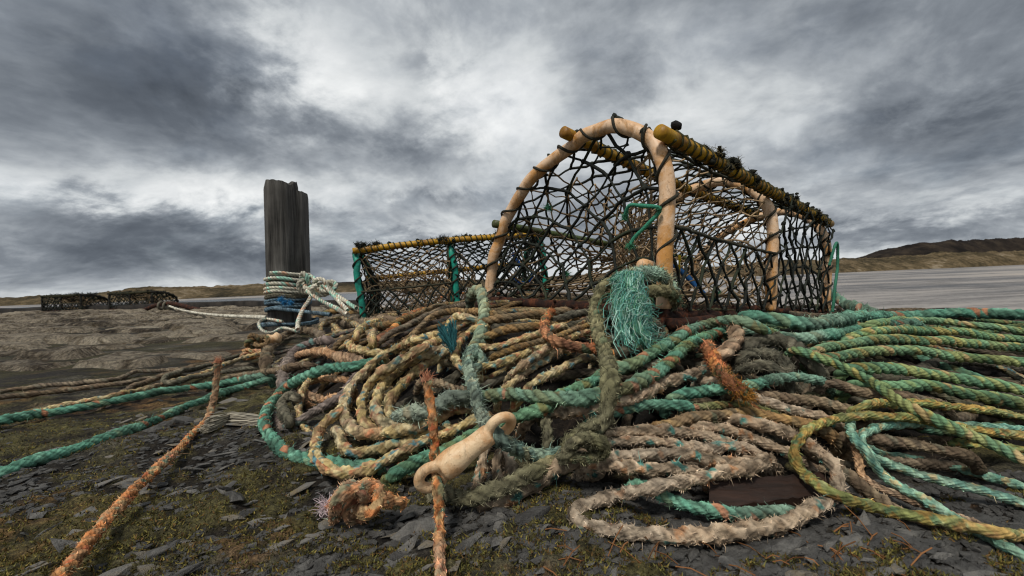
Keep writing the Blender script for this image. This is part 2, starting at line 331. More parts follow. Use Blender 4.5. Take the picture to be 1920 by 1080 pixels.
def mk_dune(t, bs):
    p = pos(t); n = t.noise(p, .035, 7, .65, .4); n2 = t.noise(p, .35, 6, .7)
    f = t.m('ADD', t.m('MULTIPLY', n, .6), t.m('MULTIPLY', n2, .4))
    L(t, t.ramp(f, [(.38, (.028, .024, .015)), (.47, (.075, .058, .032)), (.55, (.17, .125, .07)), (.64, (.34, .28, .20))]), bs.inputs['Base Color']); bump(t, bs, n2, 1.5)
M_DUNE = material('marram_dune', mk_dune, .95, .1)
def mk_hill(t, bs):
    p = pos(t); n = t.noise(p, .05, 7, .7)
    L(t, t.ramp(n, [(.38, (.010, .008, .007)), (.5, (.024, .018, .014)), (.62, (.045, .034, .024))]), bs.inputs['Base Color'])
M_HILL = material('bare_woodland', mk_hill, .95, .1)

# ------------------------------------------------------------------ relief of the pier top and of the heap
EDGE = [(-14, 9.6), (-7.1, 7.4), (-3.5, 6.0), (-1.6, 4.6), (.3, 2.75), (1.45, 1.75), (2.4, 1.35), (6, .9)]
EX, EY = np.array(EDGE).T
def edge_y(x): return np.interp(x, EX, EY)
def ground_h(x, y):
    near = 1-sm(1.0, 2.2, np.hypot(x, y))
    h = (fbm(x*3.1, y*3.1, 0, 4, 3)-.5)*.03 + near*((fbm(x*14, y*14, 0, 4, 5)-.5)*.022+(fbm(x*60+y*20, y*90, 0, 3, 6)-.5)*.008)
    return h - .012*sm(.8, 1.6, np.hypot(x, y))
FX, FY = np.array([(-2.0, 2.2), (-1.0, 1.5), (-.62, .98), (-.42, .70), (-.325, .575), (-.18, .46), (-.05, .385), (.045, .362), (.11, .335), (.26, .345), (.4, .34), (.7, .40), (1.2, .6), (2.2, 1.0)]).T
def heap_h(x, y):
    cap = np.where(x > 0, np.maximum(.165-.10*x, .055+.02*np.sin(x*7)), np.maximum(.165+.17*x, -.02))
    cap = cap*(1-sm(2.0, 2.45, y))*(1-sm(1.9, 2.6, x)); yf = np.interp(x, FX, FY)
    u = np.clip((y-yf)/.36, 0, 1); rise = 1-(1-u)**1.55
    back = 1-sm(-.35, .1, y-edge_y(x))*.9
    return cap*rise*back
_gx = np.arange(-14, 8, .02); _gy = np.arange(-1, 12.5, .02); _GT = ground_h(*np.meshgrid(_gx, _gy, indexing='ij'))
def ground_t(x, y):
    u = np.clip((x+14)/.02, 0, len(_gx)-1.01); v = np.clip((y+1)/.02, 0, len(_gy)-1.01); i, j = u.astype(int), v.astype(int); u, v = u-i, v-j
    lift = .008*sm(1.1, 2.2, y)*(x < -.5)
    return lift+(_GT[i, j]*(1-u)+_GT[i+1, j]*u)*(1-v)+(_GT[i, j+1]*(1-u)+_GT[i+1, j+1]*u)*v
def surf(x, y): return np.maximum(ground_t(x, y), heap_h(x, y))
def cast(px, py, r=0.0):
    """distance along the camera axis at which each sight line meets the heap or the ground, held r above it"""
    px, py = np.asarray(px, float), np.asarray(py, float); r = np.broadcast_to(r, px.shape)
    D = np.geomspace(.24, 12, 320); dirs = fw+((px-960)/F)[:, None]*RI-((py-540)/F)[:, None]*UP
    pts = CAMLOC+D[None, :, None]*dirs[:, None]; dz = pts[..., 2]-surf(pts[..., 0], pts[..., 1])-r[:, None]
    hit = dz < 0; i = np.where(hit.any(1), hit.argmax(1), len(D)-1); i0 = np.maximum(i-1, 0)
    a, b = dz[np.arange(len(i)), i0], dz[np.arange(len(i)), i]; f = np.where(np.abs(a-b) > 1e-9, a/(a-b+1e-12), 0); f = np.clip(f, 0, 1)
    return D[i0]+(D[i]-D[i0])*f

# ------------------------------------------------------------------ setting: far things
def disk(name, z, R, mat, y0=None):
    g_ = G(); rr = np.r_[0.5, np.geomspace(2, R, 40)]; th = np.linspace(0, 2*PI, 97)
    A, B = np.meshgrid(rr, th, indexing='ij'); g_.add(np.stack([A*np.cos(B), A*np.sin(B), A*0+z], -1), grid_q(len(rr), 97)); return g_.obj(name, mat, None, 'structure')
disk('sand', -2.0, 4500, M_SAND)
g_ = G(); xs = np.linspace(-900, -14, 160); w0 = 62+10*vn(xs*.03, 0, 0, 2)+np.abs(xs)*.02; w1 = 150+22*vn(xs*.02, 5, 0, 4)-90*sm(-60, -14, xs)
g_.add(np.stack([np.stack([xs, w0, xs*0-1.99], 1), np.stack([xs, w1, xs*0-1.99], 1)], 1), grid_q(160, 2)); g_.obj('water', M_WATER, None, 'structure')
def ridge(name, sil, D, depth, mat, rough, seed, base=-2.2):
    px, ht = np.array(sil, float).T; X = np.linspace(px[0], px[-1], 520); hh = np.interp(X, px, ht)
    hor = (X-960)/F; az_ = np.arctan(hor); k = 26; t = np.linspace(0, 1, k); g2 = G()
    dist = D*(1+.25*(vn(X*.004, 0, 0, seed)-.5)); R_ = dist[:, None]/np.cos(az_)[:, None]+depth*t[None]
    x = R_*np.sin(az_)[:, None]; y = R_*np.cos(az_)[:, None]
    prof = np.minimum(1, t*2.6)**.7*(1-.55*sm(.45, 1, t))
    z = base+(hh[:, None]*D/F+2.2)*prof[None]*(1+rough*(fbm(x*.09, y*.09, 0, 4, seed)-.5))+rough*3.2*(fbm(x*.5, y*.5, 0, 3, seed+9)-.45)*np.minimum(1, t*4)[None]
    g2.add(np.stack([x, y, z], -1), grid_q(520, k)); return g2.obj(name, mat, None, 'structure')
ridge('dunes', [(-400, 6), (195, 10), (240, 16), (300, 18), (360, 13), (420, 15), (480, 19), (520, 13), (600, 11), (700, 8), (900, 6), (1100, 8), (1300, 12), (1450, 18), (1560, 21), (1650, 19), (1725, 21), (2300, 26)], 235, 90, M_DUNE, .5, 21)
ridge('hill', [(1560, 2), (1590, 18), (1625, 26), (1650, 34), (1690, 39), (1725, 45), (1800, 49), (1920, 52), (2400, 56)], 420, 160, M_HILL, .22, 33)
ridge('distant_hills', [(-500, 3), (0, 6), (250, 8), (450, 11), (650, 12), (900, 7), (1200, 5), (1400, 8), (1560, 10)], 2200, 500, M_HILL, .12, 45)

# ------------------------------------------------------------------ the pier
nx, ny = 520, 460
ux = np.linspace(-1, 1, nx); gx = np.sign(ux)*(np.abs(ux)*.75+np.abs(ux)**5*12); uy = np.linspace(-1, 1, ny); 
X, V_ = np.meshgrid(gx, np.linspace(0, 1, ny), indexing='ij')
ye = edge_y(X); Y = -3+(V_**.0)*0+0*X
vy = np.interp(V_, [0, .08, .62, 1.0], [0, 1, 2, 3]); 
Y = np.where(vy < 1, -4+vy*4.22, np.where(vy < 2, .22+(vy-1)*.9, 1.12+(vy-2)*(ye-1.12)))
Y = np.minimum(Y, ye)
Z = ground_h(X, Y)
n_m = fbm(X*5.2+3, Y*5.2, 0, 5, 50); n_f = fbm(X*38, Y*55, 0, 3, 52); n_o = fbm(X*9, Y*11, 0, 4, 55)
soil = np.array([.020, .016, .012]); mossc = np.array([.085, .074, .028]); och = np.array([.17, .088, .035]); greyc = np.array([.075, .068, .056])
k1 = sm(.42, .62, n_m*.55+n_f*.5)[..., None]; k2 = (sm(.60, .72, n_o)*sm(.4, .6, n_f))[..., None]; k3 = sm(.52, .7, fbm(X*7, Y*12, 0, 4, 60))[..., None]
mossc = mossc*(1-.55*sm(.75, 1.25, Y))[..., None]; Cg = soil*(1-k1)+mossc*k1; Cg = Cg*(1-.6*k3)+greyc*.6*k3; Cg = Cg*(1-k2*.55)+och*k2*.55; Cg = Cg*(.65+1.1*vn(X*160, Y*160, 0, 3)**1.5+.5*vn(X*60, Y*60, 0, 4))[..., None]
Z = Z+.006*k1[..., 0]*vn(X*120, Y*120, 0, 8)*(np.hypot(X, Y) < 1.6)
g_ = G(); g_.add(np.stack([X, Y, Z], -1), grid_q(nx, ny), C=Cg.reshape(-1, 3)); PIER = g_.obj('ground', M_GROUND, None, 'structure')
g_ = G(); ex = np.linspace(-13, 13, 200); eyv = edge_y(ex); zt = ground_h(ex, eyv)
g_.add(np.stack([np.stack([ex, eyv, zt], 1), np.stack([ex, eyv+.05, zt*0-1.0], 1), np.stack([ex, eyv+.12, zt*0-2.1], 1)], 1), grid_q(200, 3)); g_.obj('pier_wall', M_SETT, None, 'structure')

# slate chips bedded in the ground
def hull(seed, flat=.3, n=13, ang=.6):
    r = np.random.default_rng(seed); bm = bmesh.new()
    for _ in range(n):
        a = r.normal(size=3); a /= np.linalg.norm(a)/(.75+.35*r.random()); bm.verts.new((a[0], a[1]*ang, a[2]*flat))
    bmesh.ops.convex_hull(bm, input=bm.verts)
    for v in [v for v in bm.verts if not v.link_faces]: bm.verts.remove(v)
    me = bpy.data.meshes.new('stone'); bm.to_mesh(me); bm.free(); me.materials.append(M_SLATE); return me
HULLS = [hull(100+i, .22+.02*(i % 5), 11+i % 5, .45+.03*(i % 7)) for i in range(16)]
def front_ok(x, y): return y < np.interp(x, FX, FY)+.05
cand = []
for zone, cnt in (((195, 640, 800, 1090), 230), ((0, 195, 840, 1090), 40), ((600, 1160, 940, 1100), 120), ((1160, 1930, 985, 1100), 90), ((200, 520, 745, 800), 25)):
    px = RNG.uniform(zone[0], zone[1], cnt); py = RNG.uniform(zone[2], zone[3], cnt); d = cast(px, py); p = Pw(px, py, d)
    for q, dd in zip(p, d):
        if front_ok(q[0], q[1]): cand.append((q, dd))
random.shuffle(cand); stones = []
for q, dd in cand[:300]:
    s = (.0055+.0090*random.random()**1.5)*(1 if dd < .6 else 1.35)*(1.35 if random.random() < .15 else 1)
    o = bpy.data.objects.new('stone', random.choice(HULLS)); o.location = (q[0], q[1], float(ground_h(q[0], q[1]))+s*.17)
    o.scale = (s*random.uniform(1, 1.8), s*random.uniform(.7, 1.1), s*random.uniform(.7, 1.2)); o.rotation_euler = (random.gauss(.05, .28), random.gauss(0, .28), random.gauss(.5, .5))
    link(o, PIER)
def scatter(name, n, smin, smax, mat, region, seed, colr=None):
    r = np.random.default_rng(seed); px = r.uniform(region[0], region[1], n); py = r.uniform(region[2], region[3], n); d = cast(px, py); p = Pw(px, py, d)
    ok = (p[:, 1] < np.interp(p[:, 0], FX, FY)+.06) & (fbm(p[:, 0]*5.2+3, p[:, 1]*5.2, 0, 5, 50)*.6+fbm(p[:, 0]*16, p[:, 1]*16, 0, 3, 51)*.4 < .40+.22*r.random(n)); p = p[ok]; p[:, 2] = ground_h(p[:, 0], p[:, 1])+.0008; m = len(p)
    s = (smin+(smax-smin)*r.random(m)**2.5); g3 = G()
    V = ICO_V[None]*(1+.5*(r.random((m, len(ICO_V), 1))-.5))*s[:, None, None]*np.stack([1.3+.6*r.random(m), .8+0*s, .38+.3*r.random(m)], 1)[:, None]
    a = r.normal(.5, .6, m); c, sn = np.cos(a), np.sin(a); V = np.stack([V[..., 0]*c[:, None]-V[..., 1]*sn[:, None], V[..., 0]*sn[:, None]+V[..., 1]*c[:, None], V[..., 2]], -1)+p[:, None]
    g3.add(V.reshape(-1, 3), None, (ICO_F[None]+(np.arange(m)*len(ICO_V))[:, None, None]).reshape(-1, 3)); return g3.obj(name, mat, None, 'stuff', smooth=False)
gr = scatter('gravel', 16000, .0010, .0056, M_SLATE, (-20, 1940, 780, 1110), 5); tag(gr, 'small dark slate grit lying between the larger stones in the foreground', 'gravel')
# moss: tiny leaf blades in patches
r_ = np.random.default_rng(77); n = 60000; px = r_.uniform(-20, 1940, n); py = r_.uniform(770, 1110, n); d = cast(px, py); p = Pw(px, py, d)
mk = fbm(p[:, 0]*5.2+3, p[:, 1]*5.2, 0, 5, 50)*.55+fbm(p[:, 0]*38, p[:, 1]*55, 0, 3, 52)*.5
ok = (mk > .47) & (p[:, 1] < np.interp(p[:, 0], FX, FY)+.03); p = p[ok]; m = len(p); p[:, 2] = ground_h(p[:, 0], p[:, 1])+.003
dr = r_.normal(size=(m, 3)); dr[:, 2] = np.abs(dr[:, 2])+.3; dr /= np.linalg.norm(dr, axis=1)[:, None]; sd_ = np.cross(dr, r_.normal(size=(m, 3))); sd_ /= np.linalg.norm(sd_, axis=1)[:, None]
ln = (.0015+.003*r_.random((m, 1))); pal = np.array([srgb(108, 104, 56), srgb(82, 80, 42), srgb(128, 114, 58), srgb(104, 80, 46), srgb(66, 62, 38)])[r_.integers(0, 5, m)]
V = np.stack([p-sd_*.0007, p+sd_*.0007, p+dr*ln], 1); g_ = G(); g_.add(V.reshape(-1, 3), None, np.arange(3*m).reshape(-1, 3), C=np.repeat(pal*r_.uniform(.5, 1.5, (m, 1)), 3, 0))
ms_ = g_.obj('moss', M_FIB, None, 'stuff', smooth=False); tag(ms_, 'olive moss growing over the dark ground in front of the ropes', 'moss')

# worn setts further back on the pier
def sett_geo(x0, x1, y0, y1, z, sd):
    k, l = 9, 6; a = np.linspace(0, 1, k); b = np.linspace(0, 1, l); A, B = np.meshgrid(a, b, indexing='ij')
    j = lambda s: (_h(np.array([sd]), np.array([s]), np.array([0]), 9)[0]-.5)
    xa = x0+(x1-x0)*A+j(1)*.03*(1-A)+j(2)*.03*A+(B-.5)*j(3)*.06; ya = y0+(y1-y0)*B+(A-.5)*j(4)*.07+(vn(A*5, B*5, sd, 4)-.5)*.018
    e = np.minimum(np.minimum(A, 1-A)*(x1-x0), np.minimum(B, 1-B)*(y1-y0)); top = sm(-.005, .03, e)
    zt = z+.024*(top-1)*1.7+(fbm(xa*14, ya*26, sd, 3, 6)-.5)*.026+j(5)*.034
    return np.stack([xa, ya, zt], -1).reshape(-1, 3), grid_q(k, l)
rows = []; y = .98; kk = 0
while y < 7.2:
    h = random.uniform(.13, .24); x = -11.5+random.random()*.3
    while x < .3:
        w = random.uniform(.25, .62)
        yc = y+h/2; xc = x+w/2; yr = yc-.22*(xc+1.2)      # courses run askew to the picture
        if yr+h/2 < edge_y(xc)-.05 and (xc < -.75 or yr > np.interp(xc, FX, FY)-.02) and xc > -1.42*yr-.5 and (xc < -.50 or yr > 1.9) and yr > .98:
            rows.append((yr, x, w, h))
        x += w+.034
    y += h+.03
rows.sort(key=lambda t: t[0]+abs(t[1])*.15); rest = G()
for i, (yr, x, w, h) in enumerate(rows):
    V, Q = sett_geo(x, x+w, yr-h/2, yr+h/2, .006+.02*vn(x*.8, yr*.8, 0, 2)-.020*float(1-sm(1.0, 2.4, yr)), i); V[:, 1] -= .22*(V[:, 0]-(x+w/2))
    if i < 300: g3 = G(); g3.add(V, Q); g3.obj('paving_stone', M_SETT, PIER)
    else: rest.add(V, Q)
if rest.n: rest.obj('far_paving', M_SETT, PIER, 'stuff')

# ------------------------------------------------------------------ ropes
def pal_(*cs): return np.array([srgb(*c) for c in cs])
PAL = {
 'fleck': (pal_((184,158,92),(196,168,104),(200,180,126),(176,136,92),(150,122,80),(66,128,140),(96,150,142),(186,116,70),(120,112,72)), 'plait', 1.0),
 'beige': (pal_((176,152,124),(166,140,112),(184,160,132),(152,130,104),(168,140,110),(148,122,98),(64,136,126),(176,124,80)), 'plait', 1.6),
 'teal': (pal_((76,150,126),(66,134,112),(98,164,138),(62,118,98),(84,142,116),(104,140,108),(176,112,74)), 'laid', 1.3),
 'olive': (pal_((98,104,52),(112,116,56),(84,92,46),(74,98,58),(128,110,50),(160,92,40)), 'laid', 1.3),
 'tealolive': (pal_((78,148,120),(86,138,102),(96,122,76),(108,112,60),(92,138,104),(168,104,58)), 'laid', 1.3),
 'moss': (pal_((110,108,72),(96,94,62),(128,122,84),(84,82,56),(92,104,72)), 'laid', 2.6),
 'sage': (pal_((128,148,118),(112,136,112),(144,158,124),(98,120,98),(140,134,92)), 'laid', 1.2),
 'pale': (pal_((118,150,132),(100,134,122),(138,166,144),(92,120,108),(150,156,124),(130,140,110),(150,146,112)), 'laid', 3.2),
 'orange': (pal_((204,136,66),(212,126,50),(184,130,80),(190,152,98),(142,138,96),(204,100,42),(110,138,112)), 'plait', 1.3),
 'rust': (pal_((196,112,30),(178,92,26),(150,84,34),(96,72,42),(84,104,66),(204,128,44)), 'laid', 2.2),
 'gold': (pal_((158,122,62),(140,104,54),(120,96,58),(172,132,66),(100,82,52),(96,104,70)), 'laid', 1.2),
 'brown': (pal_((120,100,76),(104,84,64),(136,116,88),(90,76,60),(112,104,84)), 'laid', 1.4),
 'mauve': (pal_((124,108,104),(106,92,88),(140,120,110),(84,120,116),(94,80,76)), 'laid', 1.5),
 'greenlaid': (pal_((116,142,88),(96,138,98),(140,150,88),(150,140,72),(84,128,96),(166,142,90)), 'laid', .35),
 'yellowgreen': (pal_((166,148,66),(132,140,74),(184,146,60),(108,140,94),(154,158,98),(172,126,60)), 'plait', .6),
 'mint': (pal_((112,164,140),(134,176,150),(90,148,132),(170,158,112),(120,150,110)), 'plait', .35),
 'white': (pal_((198,194,178),(184,180,164),(206,200,186),(170,160,140)), 'laid', .25),
 'whitefleck': (pal_((196,190,172),(180,176,158),(140,190,172),(196,150,120),(206,202,190)), 'laid', .3),
 'blue': (pal_((66,98,118),(84,114,132),(50,78,98),(104,132,146)), 'laid', .5),
 'tan': (pal_((196,150,104),(180,132,88),(206,166,122),(160,120,84)), 'laid', 1.4),
 'drab': (pal_((96,92,76),(80,78,64),(112,106,88),(66,66,54)), 'laid', 1.8),
}
EXP = [np.zeros((0, 3))]; EXR = [np.zeros(0)]          # what has been laid so far: samples and radii
def rope_tube(g, gf, p, r, pal, seed, ntheta=15, step=.32, fib=1.0, endcap=True):
    cols, kind, fz = pal; p = resample(p, r*step); m = len(p); n = ntheta; rg = np.random.default_rng(seed)
    t, a, b = frames(p); s = np.r_[0, np.cumsum(np.linalg.norm(np.diff(p, axis=0), axis=1))]
    th = np.arange(n+1)/n*2*PI; S, TH = np.meshgrid(s/r, th, indexing='ij')
    hx = np.cos(TH); hy = np.sin(TH)
    if kind == 'laid':
        tw = TH*1.0-S*(2*PI/5.2); ph = (tw*3/(2*PI)); lob = np.abs(np.cos(ph*PI)); dep = .32 if fz < .6 else .24; rel = 1.02-dep+dep*lob**.7
        strand = np.floor(ph+.5); cellv = np.floor(S*.5+strand*1.7+(vn(S*.35, strand, 0, seed)-.5)*3)
    else:
        k = 2*PI/3.6; f1 = np.cos(2*TH-S*k); f2 = np.cos(2*TH+S*k); rel = .80+.22*np.maximum(f1*sm(-.3, .3, np.sin(S*k*2)), f2*sm(-.3, .3, -np.sin(S*k*2)))
        strand = np.floor((2*TH-S*k)/PI)*3+np.floor((2*TH+S*k)/PI); cellv = np.floor(S/1.8+vn(strand*1.3, S*.2, 0, seed)*2)
    nz = fbm(hx*1.3+S*.9, hy*1.3, S*.55, 3, seed); rel = rel*(1+(.07+.10*min(fz, 2))*(nz-.5)*2)+(.05+.13*min(fz, 2))*(vn(S*1.9, hx*4, hy*4, seed+3)-.5)*.9
    rel = rel*(1+.16*(vn(S*.22, seed, 0, seed+21)-.5)*2*(.4+.6*min(fz, 1))); rel[:, -1] = rel[:, 0]
    taper = np.ones(m)
    hsh = _h(strand.astype(int) % 997, cellv.astype(int), np.zeros_like(strand, int), seed)
    # neighbouring yarns tend to share a hue along a run; odd yarns show as flecks
    run = vn(S*.13, strand*.7, 0, seed+5); ncol = len(cols); base = max(2, int(ncol*.6))
    idx = np.where(hsh < .62, (run*base*.999).astype(int), np.minimum((hsh-.62)/.38*ncol, ncol-1).astype(int))
    C = cols[np.clip(idx, 0, ncol-1)]
    C = C*(1-.23*min(fz, 1))+.23*min(fz, 1)*np.array([.11, .095, .07]); C = C*(.42+1.0*vn(S*1.1, hx*2, hy*2, seed+7)*.55+.75*vn(S*2.1, hx*5, hy*5, seed+17))[..., None]
    fade = sm(.45, .7, fbm(S*.07, seed, 0, 3, seed+18))[..., None]*min(fz, 1); gry = C.mean(-1, keepdims=True)*np.array([1.12, 1.0, .82]); C = C*(1-.35*fade)+gry*.35*fade; grime = sm(.45, .7, fbm(S*.12, hx*.8, hy*.8, 3, seed+8))[..., None]; C = C*(1-.5*grime)
    C = C*(.36+.64*sm(.74, .99, rel/rel.mean(1, keepdims=True)*.93))[..., None]        # shade in the grooves of the lay, painted into the colour
    C = C*1.42; C = C*.83+C.mean(-1, keepdims=True)*np.array([1.06, 1.0, .88])*.17
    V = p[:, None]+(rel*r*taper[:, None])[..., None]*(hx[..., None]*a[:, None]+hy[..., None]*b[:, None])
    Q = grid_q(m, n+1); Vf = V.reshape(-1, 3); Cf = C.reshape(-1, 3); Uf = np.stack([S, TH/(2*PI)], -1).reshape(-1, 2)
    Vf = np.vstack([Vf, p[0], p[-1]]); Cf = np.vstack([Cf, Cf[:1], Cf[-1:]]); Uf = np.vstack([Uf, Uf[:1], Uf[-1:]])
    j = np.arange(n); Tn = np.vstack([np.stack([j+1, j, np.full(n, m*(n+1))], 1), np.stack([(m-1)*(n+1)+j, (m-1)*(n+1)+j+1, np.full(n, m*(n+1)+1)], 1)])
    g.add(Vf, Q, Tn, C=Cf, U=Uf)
    if gf is not None and fz*fib > 0:
        nf = int(s[-1]/r*12.0*fz*fib)
        if nf > 0:
            i = rg.integers(0, m, nf); jj = rg.integers(0, n, nf); base_ = V[i, jj]; nor = (base_-p[i]); nor /= np.linalg.norm(nor, axis=1)[:, None]+1e-9
            tg = t[i]; d0 = nor*rg.uniform(.15, .9, (nf, 1))+tg*rg.normal(0, .9, (nf, 1))+rg.normal(0, .5, (nf, 3)); d0 /= np.linalg.norm(d0, axis=1)[:, None]
            ln = r*(.16+.55*rg.random((nf, 1))**2)*(.8+.25*fz); ln = np.where(rg.random((nf, 1)) < .04, ln*2.4, ln)
            d1 = d0+rg.normal(0, .55, (nf, 3)); p1 = base_+d0*ln*.5; p2 = p1+d1*ln*.5; w = np.cross(d0, rg.normal(size=(nf, 3))); w /= np.linalg.norm(w, axis=1)[:, None]
            w = w*np.clip(r*.05, .0003, .0008); VV = np.stack([base_-w-nor*r*.05, base_+w-nor*r*.05, p1+w*.8, p1-w*.8, p2], 1); o = np.arange(nf)*5
            cf = C[i, jj]*rg.uniform(.8, 2.1, (nf, 1))+.01; gf.add(VV.reshape(-1, 3), np.stack([o, o+1, o+2, o+3], 1), np.stack([o+3, o+2, o+4], 1), C=np.repeat(cf, 5, 0))
def lay(pts, w, lift=0.0, ends=(1, 1), relax=True, dlim=None):
    """lay one visible run of rope: traced over the relief, lifted clear of what already lies there"""
    pts = np.array(pts, float); pxy = catmull(pts[:, :2], 5.0)
    if pts.shape[1] == 3:
        Ls = np.r_[0, np.cumsum(np.linalg.norm(np.diff(pts[:, :2], axis=0), axis=1))]; Lp = np.r_[0, np.cumsum(np.linalg.norm(np.diff(pxy, axis=0), axis=1))]
        d = np.interp(Lp/Lp[-1], Ls/Ls[-1], pts[:, 2])
    else:
        d = cast(pxy[:, 0], pxy[:, 1], .006+lift); d = gsm(np.minimum(d, 3.2), 5)
    rr = w/2/F*float(np.median(d)); p = Pw(pxy[:, 0], pxy[:, 1], d)
    if relax and pts.shape[1] != 3 or relax == 2:
        E = np.concatenate(EXP); ER = np.concatenate(EXR); ray = p-CAMLOC; dl = np.linalg.norm(ray, axis=1); ray /= dl[:, None]; mv = np.zeros(len(p))
        lo, hi = p.min(0)-.06, p.max(0)+.06; k = ((E > lo-np.array([.1, .1, .1])) & (E < hi)).all(1) if len(E) else np.zeros(0, bool)
        E, ER = E[k], ER[k]
        if len(E):
            for i in range(len(p)):
                e = E-p[i]; al = -(e@ray[i]); pe = (e**2).sum(1)-al**2; R2 = ((rr+ER)*.93)**2; ok = (pe < R2) & (al > -.05) & (al < .07)
                if ok.any(): mv[i] = max(0, (al[ok]+np.sqrt(np.maximum(R2[ok]-pe[ok], 0))).max())
            mx = mv.copy()
            for s_ in range(1, 5): mx[s_:] = np.maximum(mx[s_:], mv[:-s_]); mx[:-s_] = np.maximum(mx[:-s_], mv[s_:])
            mv = gsm(np.minimum(mx, .085), 4)
            L_ = len(p); f = np.ones(L_); kk = max(2, min(8, L_//5))
            if ends[0]: f[:kk] = np.linspace(0, 1, kk)
            if ends[1]: f[-kk:] = np.minimum(f[-kk:], np.linspace(1, 0, kk))
            p = p-ray*(mv*f)[:, None]
    def ext(p, at0):
        q, q2 = (p[0], p[3]) if at0 else (p[-1], p[-4]); dirn = (q-q2); dirn /= np.linalg.norm(dirn)+1e-9; back = (q-CAMLOC)/np.linalg.norm(q-CAMLOC)
        e1 = q+dirn*.010+back*.008+np.array([0, 0, -.004]); e2 = q+dirn*.018+back*.024+np.array([0, 0, -.018])
        return [e2, e1] if at0 else [e1, e2]
    rr = .93*w/2/F*float(np.median((p-CAMLOC)@fw))
    if ends[0]: p = np.vstack([ext(p, True), p])
    if ends[1]: p = np.vstack([p, ext(p, False)])
    return p, rr
def record(p, r):
    q = resample(p, r*.9); EXP.append(q); EXR.append(np.full(len(q), r))
ROPE_N = [0]
def rope(label, kind, w, segs, name='rope', lift=0.0, ends=(1, 1), cat='rope', fib=1.0, extra=None, closed_link=True, relax=True, group=None):
    ROPE_N[0] += 1; seed = 31*ROPE_N[0]; P_ = []; R = []
    for i, s in enumerate(segs):
        p, r = lay(s, w, lift, (1 if i else ends[0], 1 if i < len(segs)-1 else ends[1]), relax); record(p, r); P_.append(p); R.append(r)
    r = float(np.mean(R)); path = [P_[0]]
    for p in P_[1:]:                                     # the rope runs on under the heap between its visible runs
        a, b = path[-1][-1], p[0]; t = np.linspace(0, 1, 12)[1:-1, None]; mid = a*(1-t)+b*t; back = (mid-CAMLOC)/np.linalg.norm(mid-CAMLOC, axis=1)[:, None]
        mid = mid+(back*.035+np.array([0, 0, -.02]))*np.sin(t*PI); mid[:, 2] = np.maximum(mid[:, 2], .004); path.append(mid); path.append(p)
    full = np.vstack(path); full = gsm(resample(full, r*.5), 1); q_ = np.arange(len(full))*.5; full = full+np.stack([fbm(q_*.16, seed, 0, 2, 1)-.5, fbm(q_*.16, seed, 0, 2, 2)-.5, fbm(q_*.16, seed, 0, 2, 3)-.5], 1)*r*.9
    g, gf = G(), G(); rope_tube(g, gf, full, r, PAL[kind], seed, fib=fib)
    if extra: extra(g, gf, full, r)
    o = g.obj(name, M_ROPE); tag(o, label, cat, group)
    if gf.n: gf.obj('loose_fibre', M_FIB, o, 'stuff', smooth=False)
    return o
def free_rope(label, kind, r, pts, name='rope', cat='rope', step=.32, fib=1.0, nth=15, rec=True, parent=None):
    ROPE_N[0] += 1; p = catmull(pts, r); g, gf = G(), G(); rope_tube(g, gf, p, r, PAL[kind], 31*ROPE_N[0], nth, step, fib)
    o = g.obj(name, M_ROPE, parent)
    if label: tag(o, label, cat)
    if gf.n and parent is None: gf.obj('loose_fibre', M_FIB, o, 'stuff', smooth=False)
    elif gf.n: gf.obj('loose_fibre', M_FIB, parent, 'stuff', smooth=False)
    if rec: record(p, r)
    return o

# added core of the heap, near-black to paint the shade in its gaps
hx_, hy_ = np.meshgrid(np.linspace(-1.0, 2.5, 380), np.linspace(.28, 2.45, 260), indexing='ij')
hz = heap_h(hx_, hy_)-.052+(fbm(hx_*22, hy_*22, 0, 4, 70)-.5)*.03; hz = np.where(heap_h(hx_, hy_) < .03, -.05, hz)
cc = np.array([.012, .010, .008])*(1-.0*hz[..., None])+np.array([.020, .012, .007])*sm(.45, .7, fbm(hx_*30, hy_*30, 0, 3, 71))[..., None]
g_ = G(); g_.add(np.stack([hx_, hy_, hz], -1), grid_q(380, 260), C=cc.reshape(-1, 3)); core = g_.obj('heap_core_shade', M_GROUND, None, 'stuff'); tag(core, 'added near-black core beneath the heaped ropes, its colour painting the shade in the gaps', 'heap core')

# long tangled ropes that make up the inside of the heap
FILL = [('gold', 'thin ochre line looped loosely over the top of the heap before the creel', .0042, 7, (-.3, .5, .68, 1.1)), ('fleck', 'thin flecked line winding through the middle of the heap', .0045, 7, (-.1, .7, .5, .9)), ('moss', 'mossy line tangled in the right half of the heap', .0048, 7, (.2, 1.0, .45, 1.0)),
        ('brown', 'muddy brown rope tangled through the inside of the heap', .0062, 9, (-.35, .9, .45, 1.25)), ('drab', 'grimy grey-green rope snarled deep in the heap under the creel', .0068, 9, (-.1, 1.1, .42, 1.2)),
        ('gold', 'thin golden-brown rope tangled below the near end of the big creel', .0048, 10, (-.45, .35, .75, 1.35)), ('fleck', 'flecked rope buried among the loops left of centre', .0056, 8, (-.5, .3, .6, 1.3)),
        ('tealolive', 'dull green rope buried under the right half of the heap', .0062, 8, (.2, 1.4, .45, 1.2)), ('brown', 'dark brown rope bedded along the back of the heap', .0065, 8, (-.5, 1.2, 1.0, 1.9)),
        ('mauve', 'greyish purple rope tangled at the left foot of the heap', .0052, 6, (-.6, -.1, .7, 1.4)), ('greenlaid', 'green rope lying deep under the hank at the right edge', .0062, 8, (.6, 1.9, .6, 1.4))]
